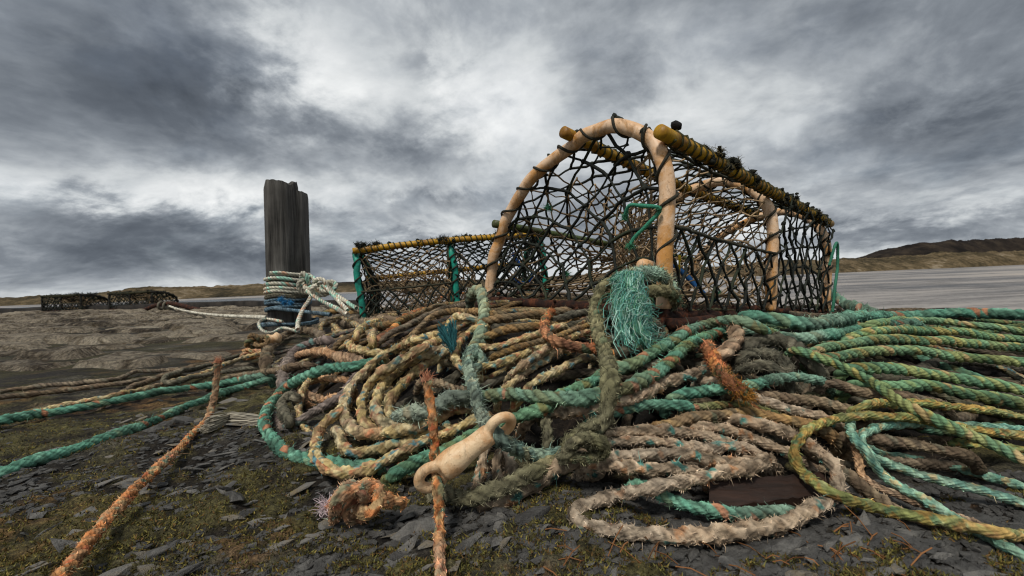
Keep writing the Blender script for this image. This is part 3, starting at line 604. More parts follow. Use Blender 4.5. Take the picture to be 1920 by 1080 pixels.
for i, (kd, lb, r, Lm, box) in enumerate(FILL):
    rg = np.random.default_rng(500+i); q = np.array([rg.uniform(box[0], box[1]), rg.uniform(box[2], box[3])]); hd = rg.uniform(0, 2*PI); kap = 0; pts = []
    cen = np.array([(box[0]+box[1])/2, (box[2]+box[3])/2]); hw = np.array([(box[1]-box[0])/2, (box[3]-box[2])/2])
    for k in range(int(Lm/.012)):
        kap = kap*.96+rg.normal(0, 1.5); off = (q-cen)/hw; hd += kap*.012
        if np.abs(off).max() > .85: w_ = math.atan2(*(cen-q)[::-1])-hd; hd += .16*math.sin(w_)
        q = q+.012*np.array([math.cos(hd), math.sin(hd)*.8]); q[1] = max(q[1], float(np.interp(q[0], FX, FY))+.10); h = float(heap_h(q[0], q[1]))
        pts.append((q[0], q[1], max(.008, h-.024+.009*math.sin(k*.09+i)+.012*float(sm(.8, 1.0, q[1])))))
    p = gsm(np.array(pts), 3); g, gf = G(), G(); rope_tube(g, None, p, r, (PAL[kd][0]*.55, PAL[kd][1], PAL[kd][2]), 900+i, 11, .5, .3); o = g.obj('rope', M_ROPE); tag(o, lb, 'rope'); record(p, r*.8)  # buried ropes darkened: shade of the gaps painted in along with wet mud

R_ = rope
# --- back of the heap, left
def brush_end(g, gf, p, r):
    for k in (1, 4, 8, 12): tuft(gf, p[-k], r*1.9, 150, srgb(150, 104, 44), .0005, dirn=(p[-1]-p[-8])/np.linalg.norm(p[-1]-p[-8])*.8); tuft(gf, p[-k], r*1.7, 60, srgb(84, 92, 60), .0005)
R_('muddy rope running level beneath the teal creel at the back left', 'brown', 11, [[(600,612),(640,597),(690,606),(740,600)],[(620,590),(660,575),(700,600)]])
R_('rust-orange thin rope arching up to the foot of the peach creel leg', 'rust', 9, [[(705,645),(740,612),(772,590),(800,578),(826,559),(850,550),(884,551)]], fib=.4)
R_('golden rope sweeping from the teal creel foot over the back of the heap', 'gold', 11, [[(640,640),(690,612),(723,607),(771,594),(804,578),(832,571),(876,566)]])
R_('pair-laid brown rope just under the golden one behind the coil', 'brown', 11, [[(712,640),(749,616),(793,596),(837,577),(880,572)]])
R_('ochre rope curving from the coil up to the hooked sage rope', 'gold', 14, [[(765,640),(782,618),(804,598),(837,585),(880,583),(940,588)]])
R_('knotted pale-flecked rope bunched below the left end of the teal creel', 'fleck', 13, [[(603,640),(601,615),(612,601),(637,595),(655,603),(690,622),(700,634)],[(625,610),(650,642),(669,655),(707,660)],[(666,640),(672,620),(700,607),(722,600)],[(700,660),(699,625),(713,597),(741,594)]])
R_('brown rope looping down at the left tip of the heap', 'brown', 15, [[(499,690),(500,664),(518,640),(549,620),(584,620),(606,632)]])
R_('orange-brown rope lying over the post line tail', 'gold', 12, [[(585,600),(612,588),(640,583),(675,590)]], fib=.6)
R_('mauve-grey rope with a teal patch curving over the left shoulder of the heap', 'mauve', 20, [[(528,735),(530,715),(537,686),(549,660),(581,642),(615,638)]])
R_('thick peach-coloured rope stub below the mauve-grey loop', 'tan', 18, [[(560,662),(600,660),(640,668),(680,685)]])
R_('peach and teal rope end framed by the big teal loop', 'tan', 16, [[(575,716),(615,708),(650,713)],[(575,738),(606,748),(640,742)]])
R_('orange-flecked rope drooping inside the big teal loop', 'fleck', 14, [[(598,700),(578,716),(566,740),(561,765),(566,792),(586,820)]])
R_('mauve and teal rope rising across the inside of the big teal loop', 'mauve', 18, [[(512,775),(520,796),(540,800),(562,787),(606,761),(644,739),(668,705)]])
R_('fuzzy grey rope lump at the left inside of the big teal loop', 'drab', 20, [[(548,800),(536,775),(530,752),(545,742),(560,758)]])
# --- long ropes out to the left
G5 = dict(fib=.6)
R_('thin brown rope doubled back in a flat loop at the far left', 'brown', 10, [[(-30,738),(100,722),(196,714),(228,708),(255,695),(290,695),(335,693),(330,702),(290,709),(240,716),(196,722),(90,735),(-30,750)]], **G5)
R_('thin sandy rope stretched left from the peach float', 'brown', 10, [[(196,755),(243,729),(294,708),(353,690),(412,678),(455,664),(480,650)]], **G5)
R_('flecked rope stretched left just above the upper teal line', 'fleck', 12, [[(-30,800),(60,775),(150,755),(249,735),(323,714),(383,699),(442,675),(500,660)]], **G5)
R_('thin grey rope bent double beside the standing orange end', 'drab', 9, [[(470,690),(430,696),(380,704),(330,716),(306,716),(320,703),(370,690),(430,672),(480,655)]], **G5)
R_('brown rope stretched flat behind the standing orange end', 'brown', 12, [[(400,722),(430,708),(480,699),(531,690),(580,684)]], **G5)
R_('upper of two teal lines running out flat to the left', 'teal', 15, [[(-30,792),(80,776),(196,756),(249,744),(323,732),(397,720),(442,714),(500,704)]], fib=.8)
R_('lower of two teal lines running out flat to the left', 'teal', 19, [[(-30,895),(80,860),(196,821),(253,802),(316,777),(395,745),(440,728),(500,712)]], fib=.8)
g_ = G(); rg = np.random.default_rng(3); n = 520; pxx = np.linspace(392, 502, 12); pyy = np.interp(pxx, [392, 430, 470, 502], [799, 785, 788, 793]); dd = cast(pxx, pyy, .005)-.01; cen = Pw(pxx, pyy, dd); ja = rg.normal(0, 1, (n, 3)); tt_ = np.arange(12)
spr = np.interp(tt_, [0, 3, 7, 11], [.0105, .0075, .0065, .006]); pts = cen[None]+(ja[:, None]*np.array([.4, .8, .8])+.35*np.sin(tt_[None, :, None]*rg.uniform(.15, .5, (n, 1, 1))+rg.uniform(0, 6, (n, 1, 3))))*spr[None, :, None]*.62; pts[..., 2] = np.maximum(pts[..., 2], cen[None, :, 2]-.006)
strands(g_, pts, .00055, 3, np.array(srgb(188, 180, 162))*rg.uniform(.5, 1.15, (n, 1))); tag(g_.obj('frayed_rope_tail', M_FIB, None, 'stuff'), 'frayed whitish rope tail lying between the standing orange end and the teal loop', 'frayed rope')
# --- upper middle
R_('golden ropes running right under the rusty creel base', 'gold', 16, [[(905,602),(958,596),(1011,589),(1060,583)],[(915,628),(950,617),(990,611),(1030,606)]])
R_('greyish rope behind the frayed turquoise tassel', 'drab', 16, [[(1040,600),(1076,588),(1110,584),(1170,592),(1220,600)],[(1150,640),(1200,632),(1240,630)]])
R_('yellow-flecked rope folded in two slack runs right of the blue-green knot', 'fleck', 18, [[(900,650),(930,650),(958,641),(1017,623),(1047,612)],[(905,688),(930,686),(958,677),(999,658),(1026,642)]])
R_('beige-flecked rope folded in three runs above the green cross rope', 'fleck', 19, [[(950,728),(987,697),(1032,666),(1050,655)],[(980,737),(1010,714),(1040,697),(1076,677),(1095,668)],[(960,700),(1000,670),(1047,641),(1076,633),(1103,623)]])
R_('thin rusty-gold strand under the orange hook', 'gold', 12, [[(930,665),(980,648),(1030,635),(1075,618),(1110,606)]])
R_('thick orange hook of rope hanging below the rusty base', 'rust', 20, [[(1032,585),(1022,600),(1025,620),(1040,638),(1068,648),(1110,656),(1150,664)]])
R_('grey rope passing behind the frayed turquoise tassel to the right', 'drab', 20, [[(1150,662),(1200,655),(1240,648),(1275,640)],[(1160,690),(1210,690),(1250,684)]])
# --- right hand side, back to front
R_('dark teal rope running right along the foot of the big creel', 'teal', 20, [[(1400,592),(1474,602),(1537,603),(1600,596),(1663,590),(1726,589),(1820,585),(1950,590)]])
R_('bright teal fuzzy rope running into the green hank', 'teal', 21, [[(1395,622),(1430,625),(1468,629),(1506,634),(1553,628),(1600,621),(1660,612),(1720,608)]], fib=1.5)
R_('laid green rope hank swept off to the right edge of the heap', 'greenlaid', 19, [[(1950,622),(1800,606),(1725,600),(1660,604),(1600,618)],[(1590,637),(1640,620),(1700,618),(1800,624),(1950,640)],[(1950,655),(1800,642),(1700,638),(1620,641),(1560,650),(1520,664)],[(1528,674),(1580,666),(1640,657),(1700,659),(1800,667),(1950,685)],[(1950,735),(1800,708),(1725,698),(1660,691),(1590,691)],[(1600,720),(1680,722),(1760,730),(1950,760)]])
R_('turquoise rope dropping from behind the creel end to the green hank', 'teal', 22, [[(1555,548,1.42),(1585,567,1.36),(1607,578,1.3),(1640,592,1.22)]], fib=.7)
R_('grey-olive frayed rope arching left of the green hank', 'drab', 30, [[(1395,652),(1420,640),(1450,636),(1481,643),(1512,664),(1532,688)]])
R_('coarse dark hank of frayed net line below the grey-olive arch', 'drab', 24, [[(1400,668),(1430,665),(1460,672),(1480,690),(1478,712)],[(1405,690),(1440,688),(1465,702)]], fib=4)
R_('tan hemp-coloured rope stub twisted on itself right of the olive rope', 'tan', 28, [[(1345,672),(1368,656),(1384,636),(1378,618)]])
R_('muddy rope bundle in the shadow right of centre', 'brown', 22, [[(1390,735),(1440,745),(1500,752),(1550,757),(1600,770)],[(1560,720),(1620,735),(1690,745),(1760,760)],[(1600,815),(1660,825),(1725,835),(1800,850)],[(1540,860),(1600,900),(1680,960),(1760,985)]])
R_('brownish rope with a peach streak crossing right of the orange tuft', 'beige', 22, [[(1330,712),(1380,728),(1409,742),(1456,761),(1519,779),(1560,790)]])
R_('teal rope passing behind the orange tuft', 'teal', 22, [[(1270,742),(1300,735),(1356,728),(1410,722),(1457,713),(1500,710),(1540,716)]], fib=1.3)
R_('dull dark green rope between the teal rope and the golden-brown one', 'olive', 16, [[(1300,765),(1350,758),(1400,760),(1450,775)]])
R_('golden-brown fuzzy rope lying above the beige runs', 'gold', 24, [[(1230,800),(1267,792),(1327,781),(1386,775),(1457,785),(1500,795),(1550,812)]], fib=1.6)
R_('dirty beige rope slanting down right toward the yellow-green loop', 'beige', 22, [[(1310,800),(1355,804),(1409,820),(1456,838),(1490,850)]])
R_('laid teal rope end lying across right of the vertical mossy rope', 'teal', 24, [[(1120,782),(1152,771),(1193,761),(1238,759),(1290,764)]])
R_('beige shaggy rope slanting up from the vertical mossy rope to the olive one', 'beige', 26, [[(1000,783),(1060,770),(1120,764),(1164,752),(1208,734),(1267,713),(1325,694)]], fib=1.4)
R_('shaggy beige rope coiled in flat runs and one wide front loop', 'beige', 25, [[(1130,818),(1194,808),(1250,809),(1306,815),(1361,827)],[(1118,838),(1156,827),(1194,825),(1250,829),(1306,838),(1361,840),(1400,842),(1415,852)],[(1125,858),(1194,852),(1250,854),(1306,857),(1361,866),(1405,862)],[(1110,870),(1167,871),(1208,879),(1264,879),(1296,884)]], fib=1.4)
R_('teal rope with orange patches crossing inside the wide front loop', 'teal', 26, [[(1212,912),(1250,930),(1290,945),(1340,956),(1390,963),(1440,965),(1480,958)]], fib=1.2)
R_('thick shaggy beige and ochre rope in the wide loop nearest the camera', 'beige', 31, [[(1380,792),(1440,802),(1487,821),(1520,838),(1548,862),(1570,892),(1566,920),(1544,943),(1503,965),(1456,981),(1393,996),(1319,1001),(1264,1003),(1208,999),(1153,994),(1100,982),(1070,962),(1085,953),(1139,935),(1208,916),(1278,903),(1347,891),(1409,878),(1437,862)]], fib=1.6)
# --- coil, left of centre
FL = 'fleck'
R_('yellow and blue flecked rope coiled in five nested loops left of centre', FL, 24, [[(836,655),(795,682),(763,711),(741,738),(730,762),(737,784)],[(838,650),(795,662),(754,686),(725,717),(711,740),(707,768),(719,789),(748,801),(790,797)],[(822,640),(779,660),(735,686),(699,712),(681,736),(675,765),(683,789),(706,806)],[(635,810),(648,838),(681,848),(719,842),(763,826),(812,806)],[(822,628),(757,649),(719,667),(683,698),(660,724),(646,755),(645,780),(660,801),(694,812),(732,811),(795,795),(840,772),(880,765)]])
R_('dark rope end lying behind the tip of the standing orange line', 'brown', 16, [[(800,716),(839,723),(880,732)]])
R_('teal-to-olive rope sweeping from the big left loop to an olive arch below the creel', 'tealolive', 25, [[(1130,706),(1180,683),(1252,646),(1279,624),(1321,606),(1371,601),(1415,612),(1460,632)],[(740,888),(779,867),(810,858),(857,837),(900,810),(949,790),(1013,768),(1055,738),(1124,709)]])
R_('bright teal rope bent in the big loop at the left of the heap', 'teal', 22, [[(700,677),(650,686),(606,695),(568,706),(535,728),(508,757),(497,787),(502,815),(520,836),(545,851),(578,862),(615,870),(655,876),(690,872)]], fib=.8)
R_('yellow and blue flecked rope in the outermost low loop of the coil', FL, 25, [[(650,752),(625,780),(604,802),(592,838),(602,868),(630,885),(665,886),(707,873),(763,842),(812,818),(860,802),(900,782)]])
R_('fuzzy grey-teal rope lump crossing behind the pale hanging rope', 'pale', 30, [[(745,780),(780,774),(815,765),(838,748),(862,745),(890,752)]], fib=1.4)
R_('green shaggy rope lying level across the centre and rising to the right', 'tealolive', 28, [[(905,741),(958,740),(1017,742),(1076,744),(1131,738),(1160,731),(1196,713),(1238,687),(1285,651),(1327,631),(1352,620)]], fib=1.6)
R_('yellow-flecked rope hooked round behind the blue-green knot', FL, 19, [[(845,640),(839,612),(845,600),(862,596),(900,598)],[(900,612),(880,620),(864,640),(855,662),(862,684),(885,698)]])
R_('brown shaggy rope standing upright under the heap right of the toggle', 'moss', 22, [[(1024,792),(1028,815),(1027,848)]])
R_('three upright beige rope ends below the white toggle', 'beige', 26, [[(905,850),(900,880),(896,915)],[(932,862),(930,885),(938,908)],[(952,846),(958,870),(960,900)]])
R_('thick beige rope bending under the mossy one at the lower centre', 'beige', 38, [[(1090,850),(1062,868),(1024,893),(983,917),(950,938),(925,945)]], fib=1.5)
R_('grey-olive mossy rope lying low in front of the toggle end', 'moss', 32, [[(835,927),(872,938),(913,924),(955,904),(997,884),(1030,868)]], fib=1.8)
R_('thick orange and green shaggy tuft pointing down right of centre', 'rust', 27, [[(1322,642),(1338,669),(1356,701),(1376,726),(1396,742)]], ends=(1, 0), fib=2, extra=brush_end)
# --- right front, laid ropes
R_('pink-brown rope inside the mint coil at the right edge', 'tan', 17, [[(1607,850),(1613,884),(1638,906),(1676,926),(1730,948),(1850,990)]], fib=.3)
R_('mint and tan braided rope looping at the right edge', 'mint', 21, [[(1950,812),(1850,800),(1725,798),(1676,795),(1642,801),(1617,818),(1625,842),(1650,862),(1692,878),(1730,890),(1850,925),(1950,955)],[(1596,795),(1601,824),(1620,848),(1645,880),(1676,906),(1730,938),(1840,1000),(1940,1060)]], fib=.5)
R_('bright yellow-green braided rope in the large open loop at lower right', 'yellowgreen', 20, [[(1950,1010),(1840,990),(1725,969),(1676,959),(1613,943),(1566,926),(1525,906),(1498,880),(1489,846),(1503,818),(1535,796),(1582,783),(1645,780),(1725,786),(1840,805),(1950,820)],[(1590,776),(1629,759),(1676,755),(1730,757),(1850,770),(1950,790)]], fib=.5)
R_('single laid green rope slanting down across the right side of the heap', 'greenlaid', 22, [[(1500,660),(1528,672),(1585,691),(1632,713),(1663,735),(1695,757),(1735,776),(1820,815),(1950,880)]], lift=.01)

# --- hanging ropes and the things near them
R_('olive and green shaggy rope hanging down vertically over the middle of the heap', 'moss', 30, [[(1165,540,.66),(1148,530,.64),(1130,543,.62),(1119,570,.60),(1117,600,.575),(1120,627,.55),(1134,660,.525),(1143,693,.50),(1138,731,.475),(1137,767,.455),(1134,796,.44),(1112,824,.43),(1085,848,.42)]], fib=1.3, ends=(0, 1), relax=2)
R_('shaggy olive rope knotted loosely at the foot of the hanging mossy rope', 'moss', 24, [[(1052,862,.415),(1070,835,.405),(1095,822,.40),(1125,832,.405),(1136,852,.42),(1105,862,.43),(1070,855,.42),(1062,830,.425),(1085,806,.43),(1120,790,.44)]], fib=2, ends=(0, 0), relax=2)
sage = R_('pale sage laid rope hooked over the heap and falling to the blue-green knot', 'sage', 23, [[(884,585,.80),(881,560,.78),(893,544,.75),(907,555,.72),(909,585,.68),(904,615,.64),(897,640,.60),(889,660,.565),(886,676,.552)]], ends=(1, 0))
R_('blue-green rope running from its knot through the white toggle and away right', 'pale', 25, [[(888,655,.565),(874,662,.545),(873,680,.535),(895,690,.53),(910,678,.54),(896,662,.55),(878,668,.535),(880,700,.50),(890,733,.46),(899,765,.425),(912,795,.392),(930,812,.372),(936,822,.372),(958,832,.382),(993,850,.40),(1032,856,.41),(1052,850,.415),(1082,832,.40)]], fib=1.0, ends=(0, 0))
GZ = [(797,712,.375),(803,745,.37),(809,780,.366),(814,815,.368),(818,850,.373),(819,878,.374),(820,897,.362),(821,918,.349),(822,960,.345),(820,1000,.33),(823,1050,.31),(826,1110,.292),(830,1180,.275)]
gcl = cast(np.array([a for a, _, _ in GZ], float), np.array([b for _, b, _ in GZ], float), .007); GZ = [(a, b, min(c, float(q_)-.004)) for (a, b, c), q_ in zip(GZ, gcl)]
def raw_end(g, gf, p, r): tuft(gf, p[0], r*2.2, 60, srgb(190, 130, 100), .0003, dirn=(p[0]-p[3])/np.linalg.norm(p[0]-p[3]))
R_('orange and pink plaited line standing up in front and threaded through the toggle', 'orange', 24, [GZ], ends=(0, 0), extra=raw_end, fib=1.0)
# standing orange end, far left
pxs = [(408,680),(407,700),(404,730),(398,760),(385,790),(355,820),(320,855),(280,890),(240,930),(200,975),(150,1035),(90,1110)]
dg = cast(np.array([a for a, _ in pxs], float), np.array([b for _, b in pxs], float), .006); dg[:4] = dg[4]+np.array([.0, -.01, -.01, 0])-.02*0
dg[0] = dg[1] = dg[2] = dg[3] = dg[4]+.01
R_('orange fuzzy rope with its upper end standing free at the left foreground', 'orange', 20, [[(a, b, c-.012) for (a, b), c in zip(pxs, dg)]], ends=(0, 0), extra=raw_end, fib=1.5)

# lumpy knot of orange rope lying in front
def knot_pts(c, R, n=90, ph=0, sq=(1, .8, .8), tilt=0):
    t = np.linspace(0, 2*PI*.97, n)+ph; x = (2+np.cos(3*t))*np.cos(2*t)/3; y = (2+np.cos(3*t))*np.sin(2*t)/3; z = np.sin(3*t)*.55
    q = np.stack([x*sq[0], z*sq[1], y*sq[2]], 1)*R; ca, sa = math.cos(tilt), math.sin(tilt); q = np.stack([q[:, 0]*ca-q[:, 2]*sa, q[:, 1], q[:, 0]*sa+q[:, 2]*ca], 1); return np.asarray(c)+q
kd = float(cast([675.], [965.])[0]); kc = P(676, 938, kd-.02); kr = .0052; u_ = (kd-.02)/F
kp = knot_pts(kc, 40*u_*.95, 80, .4, (1, .75, .95), .3)
tail1 = np.array([P(758, 945, kd-.005), P(730, 938, kd-.015), P(712, 934, kd-.02)]); tail2 = np.array([P(640, 925, kd-.035), P(630, 950, kd-.03), P(627, 975, kd-.012)])
free_rope('lumpy knot of orange rope lying on the ground in the left foreground', 'orange', kr, np.vstack([tail1, kp, tail2]), 'knotted_rope', 'rope knot', fib=2.2)
g_ = G(); tuft(g_, P(612, 950, kd-.02), .011, 160, srgb(214, 196, 200), .0004); blobs(g_, np.array([P(616, 948, kd-.02), P(622, 944, kd-.02)]), [.004, .005], srgb(196, 140, 110)); tag(g_.obj('frayed_twine', M_FIB, None, 'stuff'), 'scrap of whitish frayed twine left of the orange knot', 'twine')
# smaller knot and float, left back
fd = float(cast([500.], [655.])[0])
free_rope('golden-orange knotted rope lying against the small pinkish float', 'gold', .0075, knot_pts(P(482, 640, fd-.06), .030, 70, 1.0, (1.1, .7, .7)), 'knotted_rope', 'rope knot')
free_rope('reddish twisted scrap of rope below the golden-orange knot', 'orange', .0065, knot_pts(P(470, 664, fd-.12), .022, 70, 2.0, (1.3, .7, .6)), 'knotted_rope', 'rope knot')
g_ = G(); th = np.linspace(0, 1, 14); prof = .0175*np.array([.15, .55, .85, 1, 1.02, .95, .8, .72, .8, .95, 1, .9, .6, .15]); fa, fb = P(494, 640, fd-.02), P(524, 632, fd); tube(g_, fa[None]+(fb-fa)[None]*th[:, None]*1.15, prof, 16, srgb(226, 190, 170)); o = g_.obj('float', M_BONE); tag(o, 'small pinkish white waisted float beside the golden-orange knot', 'float')

# frayed turquoise tassel
g_ = G(); n = 950; K = 18; rg = np.random.default_rng(5); NL = 11
lock = rg.integers(0, NL, n); lo = np.linspace(-1, 1, NL)[lock]+rg.normal(0, .10, n); ll = (.40+.75*rg.random(NL))[lock]*(.45+.6*rg.random(n)); wl_ = rg.uniform(.6, 1.5, NL)[lock]; phs = rg.uniform(0, 6, NL)[lock]; stray = rg.random(n) < .22; pts = []
jx, jy = rg.normal(0, 1, n), rg.normal(0, 1, n); kx, ky = rg.uniform(3, 9, n), rg.uniform(0, 6.3, n)
for k in range(K):
    tt = k/(K-1)*np.minimum(ll, 1.12); cxx = np.interp(tt, [0, .1, .5, .8, 1.1], [1158, 1184, 1182, 1188, 1206]); cyy = np.interp(tt, [0, .1, 1.1], [527, 511, 655]); wd = np.interp(tt, [0, .15, .5, .85, 1.1], [9, 19, 22, 25, 21])
    fr = sm(.55, 1, k/(K-1)); cu = (2.5+7*fr)*(1+2.2*stray)
    x_ = cxx+lo*wd+np.sin(tt*9*wl_+phs)*3.5+np.sin(tt*kx*3.5+ky)*cu*.55+jx*(1.5+4*fr)+stray*jx*10*k/(K-1)
    y_ = cyy+np.cos(tt*kx*3.5+ky)*cu*.6+jy*(1+3*fr)
    dd = .60-.080*tt-.016*np.sqrt(np.clip(1-lo**2, 0, 1))+.004*np.sin(phs+tt*6)+.003*jy
    pts.append(Pw(x_, y_, dd))
cl = pal_((120,186,170),(92,160,148),(160,206,192),(80,136,122),(184,216,204),(110,166,130))[rg.integers(0, 6, n)]*rg.uniform(.7, 1.15, (n, 1))
cl = cl*(.45+1.0*rg.random(NL)[lock])[:, None]; strands(g_, np.stack(pts, 1), .00042, 3, cl); tas = g_.obj('frayed_tassel', M_FIB, None, 'stuff'); tag(tas, 'turquoise rope end frayed into a thick hanging tassel of fine strands', 'frayed rope')
free_rope('turquoise rope stub that leads from the tassel to the creel leg', 'pale', .0085, [P(1172, 520, .61), P(1200, 512, .62), P(1228, 512, .64), P(1246, 520, .66), P(1262, 545, .66)], fib=3)
free_rope('mottled green rope wound round the foot of the near creel leg', 'moss', .009, [P(1205, 560, .63), P(1225, 545, .625), P(1255, 548, .63), P(1268, 562, .66), P(1250, 575, .70), P(1215, 572, .70)], fib=2)
g_ = G(); n = 70; c0 = RNG.uniform(0, 1, n)
for (cx, cy, dd, R, k) in ((1205,640,.52,.014,90),(1180,632,.52,.012,60),(1270,560,.64,.01,60)): tuft(g_, P(cx, cy, dd), R, k, srgb(110, 180, 150), .00035, K=9, curl=1.6)
tag(g_.obj('loose_strands', M_FIB, None, 'stuff'), 'loose curled turquoise strands below the frayed tassel', 'twine')
# teal whipping ends by the coil top
for (a, b, lb) in (((828,622), (848,655), 'left'), ((846,610), (850,648), 'right')):
    dd = float(cast([838.], [640.], .02)[0])-.03; g_ = G(); pa, pb = P(*a, dd), P(*b, dd); rg = np.random.default_rng(len(lb)); n = 110; t9 = np.linspace(0, 1, 7); of = rg.normal(0, 1, (n, 3))
    pts = pb[None, None]+(pa-pb)[None, None]*t9[None, :, None]*(.7+.5*rg.random((n, 1, 1)))+of[:, None]*np.interp(t9, [0, .3, 1], [.0018, .0020, .0036])[None, :, None]+rg.normal(0, .0006, (n, 7, 3))
    strands(g_, pts, .0005, 3, np.array(srgb(62, 122, 128))*rg.uniform(.45, 1.3, (n, 1))); o = g_.obj('frayed_yarn', M_FIB, None, 'stuff'); tag(o, f'blue-green frayed yarn end sticking up from the top of the coiled rope, {lb} of the two', 'frayed rope')

# ------------------------------------------------------------------ white toggle
g_ = G(); TA, TB = P(822, 885, .362), P(926, 808, .372); ax = TB-TA; Lx = np.linalg.norm(ax); ax /= Lx; t = np.linspace(.07, .93, 30)
rad = .0104*(.86+.26*np.exp(-((t-.28)/.3)**2)+.05*np.sin(t*9)); tube(g_, TA+ax*Lx*t[:, None], rad, 20, rough=.02)
view = (TA-CAMLOC)/np.linalg.norm(TA-CAMLOC)
for c, off, hn in ((TA, -1, np.array([.35, -.9, -.25])), (TB, 1, np.array([.35, -.80, -.5]))):
    hn = hn-ax*hn.dot(ax)*.7; hn /= np.linalg.norm(hn); e1 = ax-hn*ax.dot(hn); e1 /= np.linalg.norm(e1); e2 = np.cross(hn, e1)
    cc_ = c+ax*off*.007; th = np.linspace(0, 2*PI, 41); ring = cc_+(np.cos(th)[:, None]*e1*.0108+np.sin(th)[:, None]*e2*.0098); tube(g_, ring, .0047, 14, caps=False)
me = g_.mesh('toggle'); tmp = bpy.data.objects.new('tmp', me); COL.objects.link(tmp); md = tmp.modifiers.new('r', 'REMESH'); md.mode = 'VOXEL'; md.voxel_size = .0011; md2 = tmp.modifiers.new('s', 'SMOOTH'); md2.factor = .6; md2.iterations = 8
dgp = bpy.context.evaluated_depsgraph_get(); me2 = bpy.data.meshes.new_from_object(tmp.evaluated_get(dgp)); bpy.data.objects.remove(tmp); me2.name = 'toggle'
me2.polygons.foreach_set('use_smooth', np.ones(len(me2.polygons), bool)); me2.materials.clear(); me2.materials.append(M_BONE)
o = bpy.data.objects.new('toggle', me2); COL.objects.link(o); tag(o, 'dirty cream plastic toggle with an eye at each end, joining two ropes', 'toggle')

# brown plank inside the front loop
g_ = G(); d = cast([1395., 1570., 1560., 1380.], [945., 925., 880., 905.])
c = [P(a, b, dd) for a, b, dd in zip([1330, 1568, 1545, 1330], [968, 940, 888, 905], d)]; c = np.array(c); c[:, 2] = c[:, 2].mean()*.3+.004+.7*c[:, 2]
A, B = np.meshgrid(np.linspace(0, 1, 24), np.linspace(0, 1, 8), indexing='ij'); A_, B_ = A[..., None], B[..., None]
top = (c[0]*(1-A_)+c[1]*A_)*(1-B_)+(c[3]*(1-A_)+c[2]*A_)*B_; top[..., 2] += (vn(A*20, B*20, 0, 4)-.5)*.003; bot = top.copy(); bot[..., 2] -= .015
g_.add(top, grid_q(24, 8)); g_.add(bot, grid_q(24, 8)[:, ::-1])
for sl_ in (np.s_[:, 0], np.s_[:, -1], np.s_[0, :], np.s_[-1, :]): e = np.stack([top[sl_], bot[sl_]], 1); g_.add(e, grid_q(len(e), 2))
tag(g_.obj('plank', M_PLANK), 'dark reddish brown plank on the ground inside the wide front loop', 'plank')

